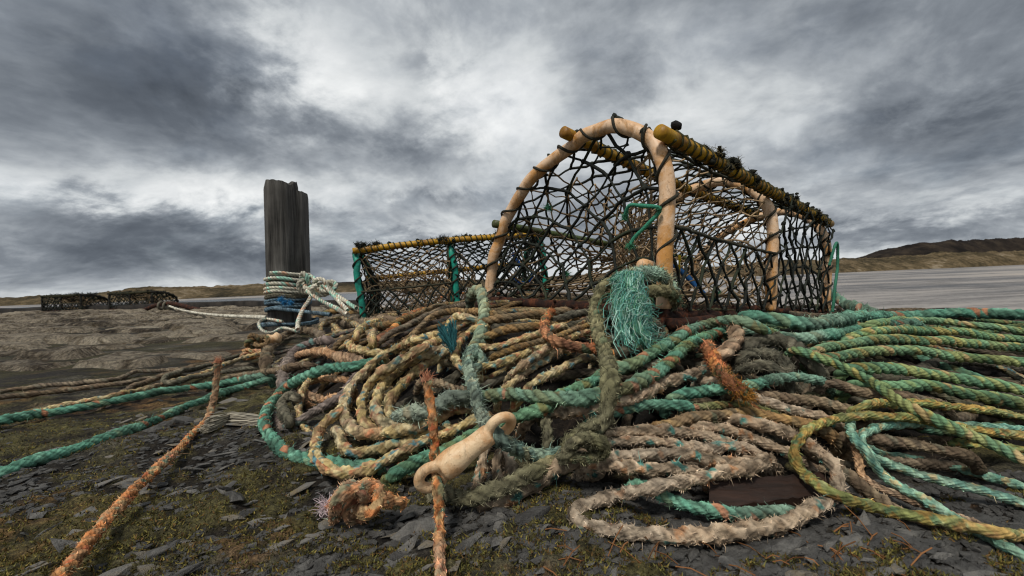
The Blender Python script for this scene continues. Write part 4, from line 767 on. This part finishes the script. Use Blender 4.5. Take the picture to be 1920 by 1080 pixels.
# ------------------------------------------------------------------ creels
PROF = np.array([(0, 0), (.0, .10), (.002, .2), (.014, .255), (.045, .30), (.107, .335), (.16, .336), (.208, .324), (.298, .285), (.355, .24), (.394, .2), (.43, .12), (.448, .05), (.453, 0)])
def creel(root, O, A, Pp, Nn, stations, prof, mats, tw_r, cell, cellf, tubes_r, seed, barsat, funnels=True, detail=1.0, lowbars=()):
    """O origin at the foot of the first hoop's front leg; A along, Pp across, Nn up. stations: distances of the hoops along A"""
    rg = np.random.default_rng(seed); prof = catmull(np.c_[prof, np.zeros(len(prof))], .006)[:, :2]; PL = np.r_[0, np.cumsum(np.linalg.norm(np.diff(prof, axis=0), axis=1))]; LT = PL[-1]; W = prof[-1, 0]
    def pt(s, w, z): return O+np.asarray(s)[..., None]*A+np.asarray(w)[..., None]*Pp+np.asarray(z)[..., None]*Nn
    def onp(l, inset=0):
        w = np.interp(l, PL, prof[:, 0]); z = np.interp(l, PL, prof[:, 1]); return w, z
    blk = np.array(srgb(38, 42, 36))
    def bc(n): return blk*rg.uniform(.45, 1.5, (n, 1))*np.where(rg.random((n, 1)) < .15, np.array([1.2, 1.3, .9]), 1)
    for k, s in enumerate(stations):
        g_ = G(); pr = prof+0; p = pt(np.full(len(pr), s), pr[:, 0], pr[:, 1]); p = p+(vn(np.arange(len(p))*.15, k, 0, seed)[:, None]-.5)*A*.01
        tube(g_, p, tubes_r[0], 18); g_.obj('hoop', mats[0], root)
    S0, S1 = stations[0], stations[-1]
    for (w, z, mat, r, e0, e1, wob) in barsat:
        g_ = G(); s = np.linspace(S0-e0, S1+e1, 40); p = pt(s, np.full(40, w), z+wob*np.sin((s-S0)/(S1-S0)*PI)*-.02); tube(g_, p, r, 16); g_.obj('top_bar', mat, root)
    # rusty base: side rails, end rails, slats
    for (a, b) in [((S0-.01, 0), (S1+.02, 0)), ((S0-.01, W), (S1+.02, W)), ((S0, -.01), (S0, W+.01)), ((S1, -.01), (S1, W+.01)), ((S0-.02, -.012), (S1+.03, -.012))]+[((s_, 0), (s_, W)) for s_ in (stations[1],)]+[((S0, w_), (S1, w_)) for w_ in (W*.25, W*.5, W*.75)]:
        g_ = G(); t = np.linspace(0, 1, 60); zz_ = np.full(60, -.006 if a[1] != b[1] else -.012)-(.014 if a[1] < -.011 else 0)
        tube(g_, pt(a[0]+(b[0]-a[0])*t, a[1]+(b[1]-a[1])*t, zz_), .0085*tubes_r[2], 10, rough=.35, seed=seed); g_.obj('base_rail', M_RUST, root)
    def net(name, S, nu, nv, r, colf, jit=.15, knots=True, sag=.0, umax=None, drop=.0, nside=4, cut=None):
        I, J = np.meshgrid(np.arange(nu+1), np.arange(nv+1), indexing='ij'); ok = (I+J) % 2 == 0
        ju = (rg.random(I.shape)-.5)*2*jit*((I > 0) & (I < nu)); jv = (rg.random(I.shape)-.5)*2*jit*((J > 0) & (J < nv))
        U, V = (I+ju)/nu, (J+jv)/nv; Pn = S(U, V); ed = []
        for di in (-1, 1):
            i0, j0 = np.where(ok[:, :-1]); i1 = i0+di; k = (i1 >= 0) & (i1 <= nu); ed.append(np.stack([i0[k], j0[k], i1[k], j0[k]+1], 1))
        ed = np.concatenate(ed); keep = rg.random(len(ed)) > drop
        if cut is not None: cu, cv = (ed[:, 0]+ed[:, 2])/2/nu, (ed[:, 1]+ed[:, 3])/2/nv; keep &= ~cut(cu, cv); ok = ok & ~cut(I/nu, J/nv)
        ed = ed[keep]
        if cut is not None:
            for _ in range(3):
                key = np.r_[ed[:, 0]*9999+ed[:, 1], ed[:, 2]*9999+ed[:, 3]]; u_, c_ = np.unique(key, return_counts=True); one = u_[c_ == 1]
                def inner(i, j): return (i > 0) & (i < nu) & (j > 0) & (j < nv)
                bad = (np.isin(ed[:, 0]*9999+ed[:, 1], one) & inner(ed[:, 0], ed[:, 1])) | (np.isin(ed[:, 2]*9999+ed[:, 3], one) & inner(ed[:, 2], ed[:, 3])); ed = ed[~bad]
            key = np.unique(np.r_[ed[:, 0]*9999+ed[:, 1], ed[:, 2]*9999+ed[:, 3]]); ok = ok & np.isin(I*9999+J, key)
        a, b = Pn[ed[:, 0], ed[:, 1]], Pn[ed[:, 2], ed[:, 3]]; ln = np.linalg.norm(b-a, axis=1)[:, None]
        mid = (a+b)/2+rg.normal(0, .045, a.shape)*ln+np.array([0, 0, -sag])*ln; m1 = a*.5+mid*.5+rg.normal(0, .02, a.shape)*ln; m2 = b*.5+mid*.5+rg.normal(0, .02, a.shape)*ln
        g_ = G(); rr_ = r*rg.uniform(.75, 1.3, (len(ed), 1))*np.ones((1, 5)); strands(g_, np.stack([a, m1, mid, m2, b], 1), rr_, nside, colf(len(ed)))
        if knots: kp_ = Pn[ok]; blobs(g_, kp_, r*rg.uniform(1.4, 2.3, len(kp_)), colf(len(kp_)))
        return g_.obj(name, M_TWINE, root, 'stuff')
    # end panels: lattice drawn up to the hoop
    def endp(s, bulge):
        def S(U, V):
            # U across, V up: V=1 sits on the hoop
            l = (.06+U*.88)*LT; tw, tz = onp(l); bw = U*W; w = bw*(1-V**1.2)+tw*V**1.2; z = tz*V; e = np.sin(np.clip(U, 0, 1)*PI)*np.sin(np.clip(V, 0, 1)*PI)
            return pt(s+bulge*e, w, z)
        return S
    nU = int(W*1.25/cell*2*.62); nU += nU % 2; nV = int(.33/cell*2*.56*(prof[:, 1].max()/.33)); nV += nV % 2
    net('end_netting', endp(S0, .05), nU, nV, tw_r, bc, .11, sag=.02)
    net('end_netting', endp(S1, -.03), nU, nV, tw_r, bc, .22, sag=.03)
    # outer netting over front side, top and back side
    i_ = np.argmax(prof[:, 0] > .03); npf = catmull(np.c_[np.array([(-.006, 0), (-.007, .12), (-.013, barsat[0][1]-.03), (-.014, barsat[0][1]), (-.008, barsat[0][1]+.014), (.004, barsat[0][1]+.018)]+[tuple(q+np.array([0, .016])) for q in prof[i_::6]]+[(W+.012, .05), (W+.012, 0)]), np.zeros(8+len(prof[i_::6]))], .006)[:, :2]
    NL_ = np.r_[0, np.cumsum(np.linalg.norm(np.diff(npf, axis=0), axis=1))]
    def outer(U, V):
        s = S0+U*(S1-S0); l = V*NL_[-1]; w, z = np.interp(l, NL_, npf[:, 0]), np.interp(l, NL_, npf[:, 1]); bay = np.abs(np.sin((s-S0)/(stations[1]-S0)*PI)); cx, cz = W/2, .1
        k = .012+.03*bay*np.sin(np.clip(V, 0, 1)*PI)*(.6+.4*vn(U*6, V*6, 0, seed)); dx, dz = cx-w, cz-z; dl = np.hypot(dx, dz)+1e-6; k = (k-.014)*sm(.02, .07, np.hypot(w-barsat[0][0], z-barsat[0][1]))
        return pt(s, w+dx/dl*k, z+dz/dl*k*(z > .02))
    nu = int((S1-S0)/cell*1.35); nu += nu % 2; nv = int(LT/cell*1.25); nv += nv % 2
    net('outer_netting', outer, nu, nv, tw_r*.88, bc, .13, drop=.015, sag=.05, cut=lambda u, v: (u < .49) & (v > .13) & (v < .345))
    for v_ in (.13, .345):
        if funnels: g_ = G(); uu = np.linspace(.01, .49, 40); tube(g_, outer(uu, np.full(40, v_))+rg.normal(0, .0008, (40, 3)), tw_r*1.1, 6, srgb(60, 58, 44), rough=.25); g_.obj('head_rope', M_TWINE, root)
    # lacing spirals round the hoops and bars
    def lace(name, path, R, pitch, r, colr, wob=.3):
        path = resample(path, R*.35); t_, a_, b_ = frames(path); s = np.r_[0, np.cumsum(np.linalg.norm(np.diff(path, axis=0), axis=1))]
        ph = s/pitch*2*PI+wob*6*fbm(s*14, seed, 0, 2, seed); q = path+(R+r*.8)*(np.cos(ph)[:, None]*a_+np.sin(ph)[:, None]*b_); g_ = G(); tube(g_, q, r, 6, colr, rough=.25); return g_.obj(name, M_TWINE, root)
    for k, s in enumerate(stations):
        if detail >= 1 or k == 0: lace('lacing', pt(np.full(len(prof), s), prof[:, 0], prof[:, 1]), tubes_r[0], .066 if k == 0 else .05, tw_r*.95, srgb(52, 50, 40))
    for (w, z, mat, r, e0, e1, wob) in barsat[:2]:
        s = np.linspace(S0+.0, S1, 60); lace('lacing', pt(s, np.full(60, w), z+wob*np.sin((s-S0)/(S1-S0)*PI)*-.02), r, .022, tw_r*.8, srgb(70, 68, 42), .6)
    g_ = G(); kp_ = [pt(s+rg.normal(0, .008), *[q+rg.normal(0, .006) for q in onp(l)]) for s in stations for l in np.arange(.04, .98, .075)*LT]
    blobs(g_, np.array(kp_), tw_r*rg.uniform(1.4, 2.6, len(kp_)), bc(len(kp_)), .2, True); 
    for q in kp_[::2]: tuft(g_, q, .012, 12, srgb(56, 52, 40), .0007)
    g_.obj('lacing_knots', M_TWINE, root, 'stuff')
    # inner funnels of finer brown net
    if funnels:
        fc = np.array(srgb(176, 150, 116))
        def fcol(n): return fc*rg.uniform(.45, 1.25, (n, 1))
        bay = stations[1]-stations[0]; sc = S0+bay*.5
        def fun(l0, l1, sm0, sm1, wr, zr, sr):
            def S(U, V):
                a = U*2*PI; ca, sa = np.cos(a), np.sin(a); mm = np.maximum(np.abs(ca), np.abs(sa)); sqc, sqs = ca/mm, sa/mm
                l = (l0+l1)/2+(l1-l0)/2*sqs; w0, z0 = onp(l); s0_ = sm0+(sm1-sm0)*(.5+.5*sqc); w1, z1, s1_ = wr+0*a, zr+.045*sa, sr+.05*ca
                f = 1-(1-V)**1.25; nr = 1+.06*(vn(U*9, V*4, 0, seed+1)-.5); return pt(s0_*(1-f)+s1_*f, (w0*(1-f)+w1*f)*nr, (z0*(1-f)+z1*f)-.03*np.sin(V*PI))
            return S
        n_a = int(1.15/cellf*.72); n_a += n_a % 2; n_b = int(.26/cellf*.95)
        net('funnel_netting', fun(.03, LT*.36, S0+.015, stations[1]-.015, W*.56, .13, sc+.02), n_a, n_b, tw_r*.66, fcol, .25, True, .05, nside=3)
        net('funnel_netting', fun(LT*.62, LT*.97, S0+.015, stations[1]-.015, W*.50, .12, sc+.12), n_a, n_b, tw_r*.66, fcol, .25, True, .05, nside=3)
        def div(U, V):
            l = (.03+U*.94)*LT; tw, tz = onp(l); w = U*W*(1-V**1.3)+tw*V**1.3; return pt(stations[1]+.10*np.sin(U*PI)*np.sin(V*PI), w, tz*V)
        net('divider_netting', div, int(W/cellf*1.3)//2*2, int(.3/cellf)//2*2, tw_r*.55, fcol, .3, True, .05, nside=3)
    return pt, onp, LT, rg

O1 = C3(.242, .68, -.033); A1 = C3d(.363, .319, -.020); s1 = np.linalg.norm(A1); A1 = A1/s1; P1 = C3d(-.66, .751, .02); P1 /= np.linalg.norm(P1); N1 = UP-A1*UP.dot(A1); N1 = N1-P1*N1.dot(P1); N1 /= np.linalg.norm(N1)
big = empty('lobster_creel', O1, 'large creel with three peach plastic hoops and black netting on top of the rope heap', 'lobster creel', 'lobster creels on the pier')
pt1, on1, LT1, rg1 = creel(big, O1, A1, P1, N1, [0, s1, 2*s1], PROF*np.array([1, .96]), (M_PEACH,), .0030, .048, .0175, (.0127, 0, 1.25), 3,
    [(.002, .276, M_YELLOW, .0115, .03, .03, 0), (.205, .326, M_YELLOW, .0115, .03, .02, .6)])
g_ = G(); nn = 130; ss = RNG.uniform(-.02, 2*s1, nn); ww = np.where(RNG.random(nn) < .5, RNG.normal(-.004, .006, nn), RNG.uniform(0, .45, nn)); ss = np.where(ww > .01, RNG.normal(-.006, .007, nn), ss)
blobs(g_, pt1(ss, ww, RNG.normal(-.012, .009, nn)), RNG.uniform(.002, .007, nn), srgb(120, 60, 30), .6); g_.obj('rust_flakes', M_RUST, big, 'stuff')
for (a_, b_) in (((-.03, -.03), (2*s1*.8, -.03)), ((-.035, -.02), (-.035, .5)), ((-.05, .02), (-.02, .46))):
    g_ = G(); t_ = np.linspace(0, 1, 50); tube(g_, pt1(a_[0]+(b_[0]-a_[0])*t_, a_[1]+(b_[1]-a_[1])*t_, -.022+.004*np.sin(t_*9)), .0092, 10, rough=.4, seed=4); g_.obj('base_rail', M_RUST, big)
g_ = G(); s = np.linspace(-.02, 2*s1, 30); tube(g_, pt1(s, np.full(30, .418), np.full(30, .172)), .0095, 14); g_.obj('side_bar', M_GREEN, big)
# frayed knots along the front bar and on netting
g_ = G()
cl_ = np.r_[np.array([.13, .16, .19, .23, .33, .42, .53, .58, .70, .80, .88])]
for s_ in cl_:
    for q in range(7):
        c_ = pt1(s_+RNG.normal(0, .012), -.002+RNG.uniform(-.012, .018), .277+RNG.uniform(-.012, .014)); R__ = RNG.uniform(.006, .013)*(1.3 if s_ < .25 else 1)
        dk = RNG.random() < (.45 if s_ < .3 else .8); tuft(g_, c_, R__, 90, srgb(40, 42, 34) if dk else srgb(112, 104, 78), .0006, K=5, curl=2.4); blobs(g_, c_[None]+RNG.normal(0, .003, (3, 3)), RNG.uniform(.003, .006, 3), srgb(34, 35, 28), .5)
for _ in range(26): l = RNG.uniform(.05, .95)*LT1; w, z = on1(l); tuft(g_, pt1(RNG.choice([0, s1, 2*s1])+RNG.normal(0, .012), w, z), RNG.uniform(.006, .016), 26, srgb(44, 44, 36), .0005)
for _ in range(36): tuft(g_, pt1(RNG.uniform(.02, 2*s1), RNG.choice([.0, .45])+RNG.normal(0, .008), RNG.uniform(.0, .02)), RNG.uniform(.010, .022), 34, srgb(50, 46, 36), .0006)
g_.obj('frayed_knots', M_FIB, big, 'stuff')
g_ = G(); blobs(g_, np.array([pt1(.02, .002, .300)]), [.0085], srgb(22, 20, 20), .15, True); g_.obj('twine_knot', M_TWINE, big)
def cord(name, pts, r, c, parent): g_ = G(); tube(g_, catmull(pts, .004), r, 7, c, rough=.3); return g_.obj(name, M_TWINE, parent)
tl = srgb(60, 140, 112)
cord('repair_cord', [P(1172, 405, .70), P(1180, 385, .685), P(1205, 386, .675), P(1232, 388, .665), P(1238, 395, .668), P(1215, 420, .68), P(1190, 445, .695), P(1180, 462, .70)], .0032, tl, big)
g_ = G(); 
for a, b, dd, R in ((1172,408,.70,.010),(1181,462,.70,.011),(1235,392,.665,.007),(1028,390,.93,.014),(1062,515,.9,.012),(1345,552,.9,.013)): tuft(g_, P(a, b, dd), R, 90, srgb(70, 132, 100), .0006)
g_.obj('green_knots', M_FIB, big, 'stuff')
cord('repair_cord', [pt1(2*s1-.03, -.012, .14), pt1(2*s1-.01, -.02, .20), pt1(2*s1+.03, -.018, .21), pt1(2*s1+.04, -.018, .14), pt1(2*s1+.01, -.02, .08), pt1(2*s1-.0, -.018, .0)], .0042, srgb(60, 124, 100), big)
cord('blue_band', [pt1(s1*1.0+.0, .30, .14), pt1(s1*1.06, .24, .10), pt1(s1*1.12, .2, .05), pt1(s1*1.1, .16, .02), pt1(s1*.98, .12, .03)], .007, srgb(38, 92, 150), big)
cord('yellow_cord', [pt1(.14, .05, .10), pt1(.141, .05, .07), pt1(.139, .05, .04)], .0022, srgb(196, 164, 30), big)
# wooden runner ends and bolts by the feet
for s_ in (s1, s1+.03):
    g_ = G(); c = pt1(s_, -.016, .0); tube(g_, np.array([c-P1*.012, c-P1*.006, c, c+P1*.01]), np.array([.006, .007, .007, .005]), 12); g_.obj('bolt', M_RUST, big)
g_ = G(); tube(g_, np.array([P(1206, 498, .66), P(1211, 499, .68), P(1222, 502, .72)]), .011, 14, rough=.05); g_.obj('wooden_stub', M_PEACH, big)

# the teal creel behind
O2 = C3(-.592, 1.70, -.142); A2 = C3d(.745, .14, .082); s2 = np.linalg.norm(A2)/2; A2 = A2/(2*s2); P2 = C3d(-.06, .42, .0); P2 -= A2*P2.dot(A2); P2 /= np.linalg.norm(P2); N2 = np.cross(A2, P2); N2 = N2 if N2[2] > 0 else -N2
PR2 = np.array([(0, 0), (0, .12), (.0, .22), (.01, .262), (.04, .285), (.12, .28), (.22, .262), (.32, .22), (.38, .16), (.4, .08), (.4, 0)])
c2 = empty('lobster_creel', O2, 'smaller creel with teal hoops and yellow bars behind the heap, left of the large one', 'lobster creel', 'lobster creels on the pier')
pt2, on2, LT2, _ = creel(c2, O2, A2, P2, N2, [0, s2, 2*s2], PR2, (M_TEAL,), .0036, .037, .021, (.0125, 0, 1.0), 8, [(-.002, .292, M_YELLOW, .0125, .008, .03, -.4), (.36, .19, M_YELLOW, .0115, .02, .02, 0)])
g_ = G()
for s_ in np.r_[RNG.uniform(0, 2*s2, 26), RNG.normal(.36, .05, 16), RNG.normal(.05, .03, 8)]: c_ = pt2(s_, RNG.uniform(-.015, .02), .303+RNG.uniform(-.008, .012)); tuft(g_, c_, RNG.uniform(.010, .024), 40, srgb(44, 46, 40), .0014, K=4); blobs(g_, c_[None], [.008], srgb(30, 32, 26), .5)
for s_ in RNG.uniform(-.0, 2*s2, 20): tuft(g_, pt2(s_, RNG.uniform(-.01, .02), .01), .025, 30, srgb(40, 42, 34), .001)
g_.obj('frayed_knots', M_FIB, c2, 'stuff')
cord('blue_band', [pt2(2*s2-.11, .1, .23), pt2(2*s2-.08, .1, .16), pt2(2*s2-.12, .08, .11), pt2(2*s2-.05, .1, .09), pt2(2*s2-.02, .12, .14)], .008, srgb(30, 84, 160), c2)

# creel far along the pier, beyond the left edge too
for j, (px, lb) in enumerate(((283, 'far dark creel on the pier edge, its right end beside the iron mooring loop'), (150, 'far dark creel at the pier edge on the far left behind the others'))):
    D3 = 6.7+.35*j; O3 = P(px, 0, D3); O3 = P(px, 540, D3); O3[2] = .02; A3 = np.array([-.98, .2, 0.]); P3 = np.array([.2, .98, 0.]); N3 = np.array([0, 0, 1.])
    c3 = empty('lobster_creel', O3, lb, 'lobster creel', 'lobster creels on the pier')
    creel(c3, O3, A3, P3, N3, [0, .42, .84], PR2*np.array([1.05, .85]), (M_TAR,), .0055, .045, .04, (.014, 0, 1.6), 20+j, [(-.002, .25, M_TAR, .012, .02, .02, .6), (.36, .17, M_TAR, .012, .02, .02, 0)], True, .5)
    g_ = G()
    for _ in range(60): tuft(g_, O3+A3*RNG.uniform(0, .84)+P3*RNG.uniform(-.02, .3)+N3*RNG.choice([.02, .24, .26, RNG.uniform(.02, .25)]), .05, 24, srgb(30, 33, 28), .003)
    g_.obj('frayed_knots', M_FIB, c3, 'stuff')

# ------------------------------------------------------------------ mooring post
DP = 2.07; pb = P(541, 622, DP); pb[2] = -.02; ptop = P(533, 340, DP); paxis = ptop-pb; PH = np.linalg.norm(paxis); paxis /= PH
post = empty('mooring_post', pb, 'weathered grey timber mooring post with a split down its right side, wound with ropes', 'mooring post')
def timber(name, c0, h, rx, ry, th0, th1, seed, topf):
    g_ = G(); n, m = 72, 60; th = np.linspace(th0, th1, n); t = np.linspace(0, 1, m); TT, TH = np.meshgrid(t, th, indexing='ij')
    e1 = np.array([1, 0, 0])-paxis*paxis[0]; e1 /= np.linalg.norm(e1); e2 = np.cross(paxis, e1)
    gro = (fbm(np.cos(TH)*1.6+seed, np.sin(TH)*1.6, TT*1.1, 4, seed)-.5)*.07+(vn(np.cos(TH)*6+seed, np.sin(TH)*6, TT*3.0, seed+1)-.5)*.045-.05*sm(.80, .95, vn(np.cos(TH)*9, np.sin(TH)*9, TT*1.5, seed+2))
    rs = (1+gro)*(1+.04*TT)*(1-.07*sm(.97, 1, TT)); x = np.cos(TH)*rx*rs; y_ = np.sin(TH)*ry*rs; top = h+topf(np.cos(TH), np.sin(TH)); z = TT*top
    V = c0+x[..., None]*e1+y_[..., None]*e2+z[..., None]*paxis; g_.add(V, grid_q(m, n)[:, ::-1])
    # uneven top
    k = 8; rr_ = np.linspace(1, 0, k); R2, T2 = np.meshgrid(rr_, th, indexing='ij'); X2 = x[-1][None]*R2; Y2 = y_[-1][None]*R2; Z2 = h+topf(np.cos(T2)*R2, np.sin(T2)*R2)*1.0+(fbm(X2*60, Y2*60, 0, 3, seed)-.5)*.016*(R2 < .99)
    g_.add(c0+X2[..., None]*e1+Y2[..., None]*e2+Z2[..., None]*paxis, grid_q(k, n)[:, ::-1]); return g_.obj(name, M_WOOD, post)
e1 = np.array([1, 0, 0.])
timber('timber', pb-e1*.016, PH, .069, .08, 0, 2*PI, 5, lambda x, y: -.014+.005*x+(fbm(x*2.2+4, y*2.2+4, 0, 3, 3)-.5)*.045)
timber('split_timber', pb+e1*.040+np.array([0, .045, 0]), PH*.945, .043, .058, 0, 2*PI, 15, lambda x, y: -.01*x)
def wrap(label, kind, r, hs, turns, R=(.093, .104), ph0=0, tails=(), c=None):
    t = np.linspace(0, 1, int(turns*36)); a = ph0+t*turns*2*PI; h = np.interp(t, np.linspace(0, 1, len(hs)), hs)
    e2 = np.cross(paxis, e1); q = pb+e1*.004+(np.cos(a)*R[0])[:, None]*e1+(np.sin(a)*R[1])[:, None]*e2+(h+.004*np.sin(a*3))[:, None]*paxis
    q = np.vstack([q]+[np.array(x) for x in tails]); return free_rope(label, kind, r, q[::3] if len(q) > 60 else q, step=.6, nth=12, fib=.5, rec=False)
def hz(py): return (622-py)/F*DP
wrap('pale flecked rope wound four turns round the post above the blue one', 'whitefleck', .0088, [hz(506), hz(516), hz(526), hz(534), hz(540)], 4.3, ph0=-1.9, tails=([P(578, 538, 1.93), P(590, 528, 1.9), P(600, 532, 1.88), P(618, 552, 1.85), P(640, 572, 1.8), P(652, 582, 1.72)],))
wrap('drab greenish rope in a single band round the post under the pale turns', 'drab', .0075, [hz(545), hz(550)], 1.6, ph0=-2.4)
wrap('blue rope wound low round the post with its tail leading right', 'blue', .0088, [hz(572), hz(556), hz(553), hz(562), hz(570)], 3.2, ph0=-2.9, tails=([P(560, 574, 1.95), P(590, 582, 1.9), P(620, 590, 1.8)],))
wrap('blue-green rope lying slack round the foot of the post', 'blue', .0075, [hz(600), hz(592), hz(604)], 1.8, R=(.125, .14), ph0=-2.9, tails=([P(560, 604, 1.85), P(600, 610, 1.75)],))
free_rope('bulky knot of pale flecked rope on the right side of the post', 'whitefleck', .0098, knot_pts(P(574, 530, 1.9), .046, 80, 0, (.75, .7, 1)), 'knotted_rope', 'rope knot', nth=12, rec=False)
free_rope('second looser knot of pale flecked rope right of the post knot', 'whitefleck', .0098, knot_pts(P(606, 538, 1.86), .050, 80, 1.3, (1.1, .7, .75)), 'knotted_rope', 'rope knot', nth=12, rec=False)
free_rope('pale rope leading down right from the post knot to the teal creel foot', 'whitefleck', .009, [P(575, 545, 1.88), P(600, 562, 1.82), P(630, 578, 1.75), P(652, 590, 1.68)], rec=False, nth=12)
free_rope('upper pale rope leading from the loose knot to the teal creel', 'whitefleck', .009, [P(612, 535, 1.85), P(630, 552, 1.8), P(650, 566, 1.76), P(668, 578, 1.72)], rec=False, nth=12)
free_rope('thick pale rope hanging from the post knot to the ground', 'whitefleck', .0085, [P(588, 545, 1.88), P(580, 562, 1.85), P(568, 580, 1.8), P(560, 600, 1.74), P(558, 618, 1.68)], rec=False, nth=12)
free_rope('thin pale rope curled on the stones at the foot of the post', 'whitefleck', .0065, [P(560, 622, 1.75), P(530, 615, 1.8), P(510, 624, 1.72), P(490, 618, 1.74), P(486, 604, 1.85), P(500, 598, 1.95), P(530, 603, 1.9)], rec=False, nth=12)
g_ = G()
for (a, b) in ((533, 566), (545, 568), (526, 562)): tuft(g_, P(a, b, 1.93), .022, 80, srgb(50, 120, 170), .001); blobs(g_, np.array([P(a, b, 1.94)]), [.010], srgb(60, 130, 180), .2)
tag(g_.obj('blue_knots', M_FIB, None, 'stuff'), 'small bright blue twine knots tucked in the blue rope on the post', 'twine')
# white line to the far bollard
wl = [P(500, 596, 2.1), P(470, 594, 2.4), P(420, 592, 3.0), P(370, 587, 3.9), P(335, 580, 4.7), P(318, 574, 5.2)]
free_rope('long off-white line stretched from the post to the low bollard at left', 'white', .011, wl, rec=False, nth=10, step=.6, fib=0)
bl = P(300, 584, 5.4); bl[2] = 0; bo = empty('mooring_ring', bl, 'low dark iron mooring loop on the pier edge with line made fast', 'bollard')
g_ = G(); tube(g_, catmull([P(268, 583, 5.6), P(285, 575, 5.5), P(305, 570, 5.4), P(322, 569, 5.3), P(345, 574, 5.2), P(380, 583, 5.1)], .03), .026, 12, rough=.2); g_.obj('iron_bar', M_RUST, bo)
for i, x in enumerate((302, 312, 322)):
    g_ = G(); c = P(x, 573, 5.35); th = np.linspace(0, 2*PI, 20); tube(g_, c+np.cos(th)[:, None]*UP*.045+np.sin(th)[:, None]*fw*.045, .014, 8, srgb(110, 104, 90), caps=False); g_.obj('rope_turn', M_TWINE, bo)
# dark kerb beam along the pier edge
g_ = G(); xs = np.linspace(-12, -1.4, 90); yy = edge_y(xs)-.16; hgt = .07
for (dy, z) in ((0, 0),): 
    ring = np.array([(-.11, -.02), (-.11, hgt), (.0, hgt+.012), (.12, hgt), (.12, -.4)]); V = np.stack([np.stack([xs, yy+a, xs*0+b+(vn(xs*3, a*9, b*9, 4)-.5)*.02], 1) for a, b in ring], 1); g_.add(V, grid_q(90, 5)[:, ::-1])
tag(g_.obj('kerb_beam', M_TAR), 'dark timber kerb along the outer edge of the pier behind the post', 'kerb')
# dry stalks and twigs in the foreground
for i, (a, b, lb) in enumerate((((1240, 1010), (1226, 1062), 'left'), ((1252, 1004), (1236, 1060), 'right'))):
    pass
g_ = G(); rg = np.random.default_rng(9); n = 46; pxx = rg.uniform(1000, 1720, n); pyy = rg.uniform(1000, 1085, n); dd = cast(pxx, pyy); b0 = Pw(pxx, pyy, dd); dr = rg.normal(0, 1, (n, 3)); dr[:, 2] = np.abs(dr[:, 2])*.4; dr /= np.linalg.norm(dr, axis=1)[:, None]
ln = rg.uniform(.008, .026, (n, 1)); strands(g_, np.stack([b0+[0, 0, .002], b0+dr*ln*.5+[0, 0, .003], b0+dr*ln], 1), .0005, 3, np.array(srgb(140, 96, 60))*rg.uniform(.5, 1.2, (n, 1)))
tag(g_.obj('dry_stalks', M_FIB, None, 'stuff'), 'thin dry brown stalks scattered on the ground at the lower right', 'stalks')
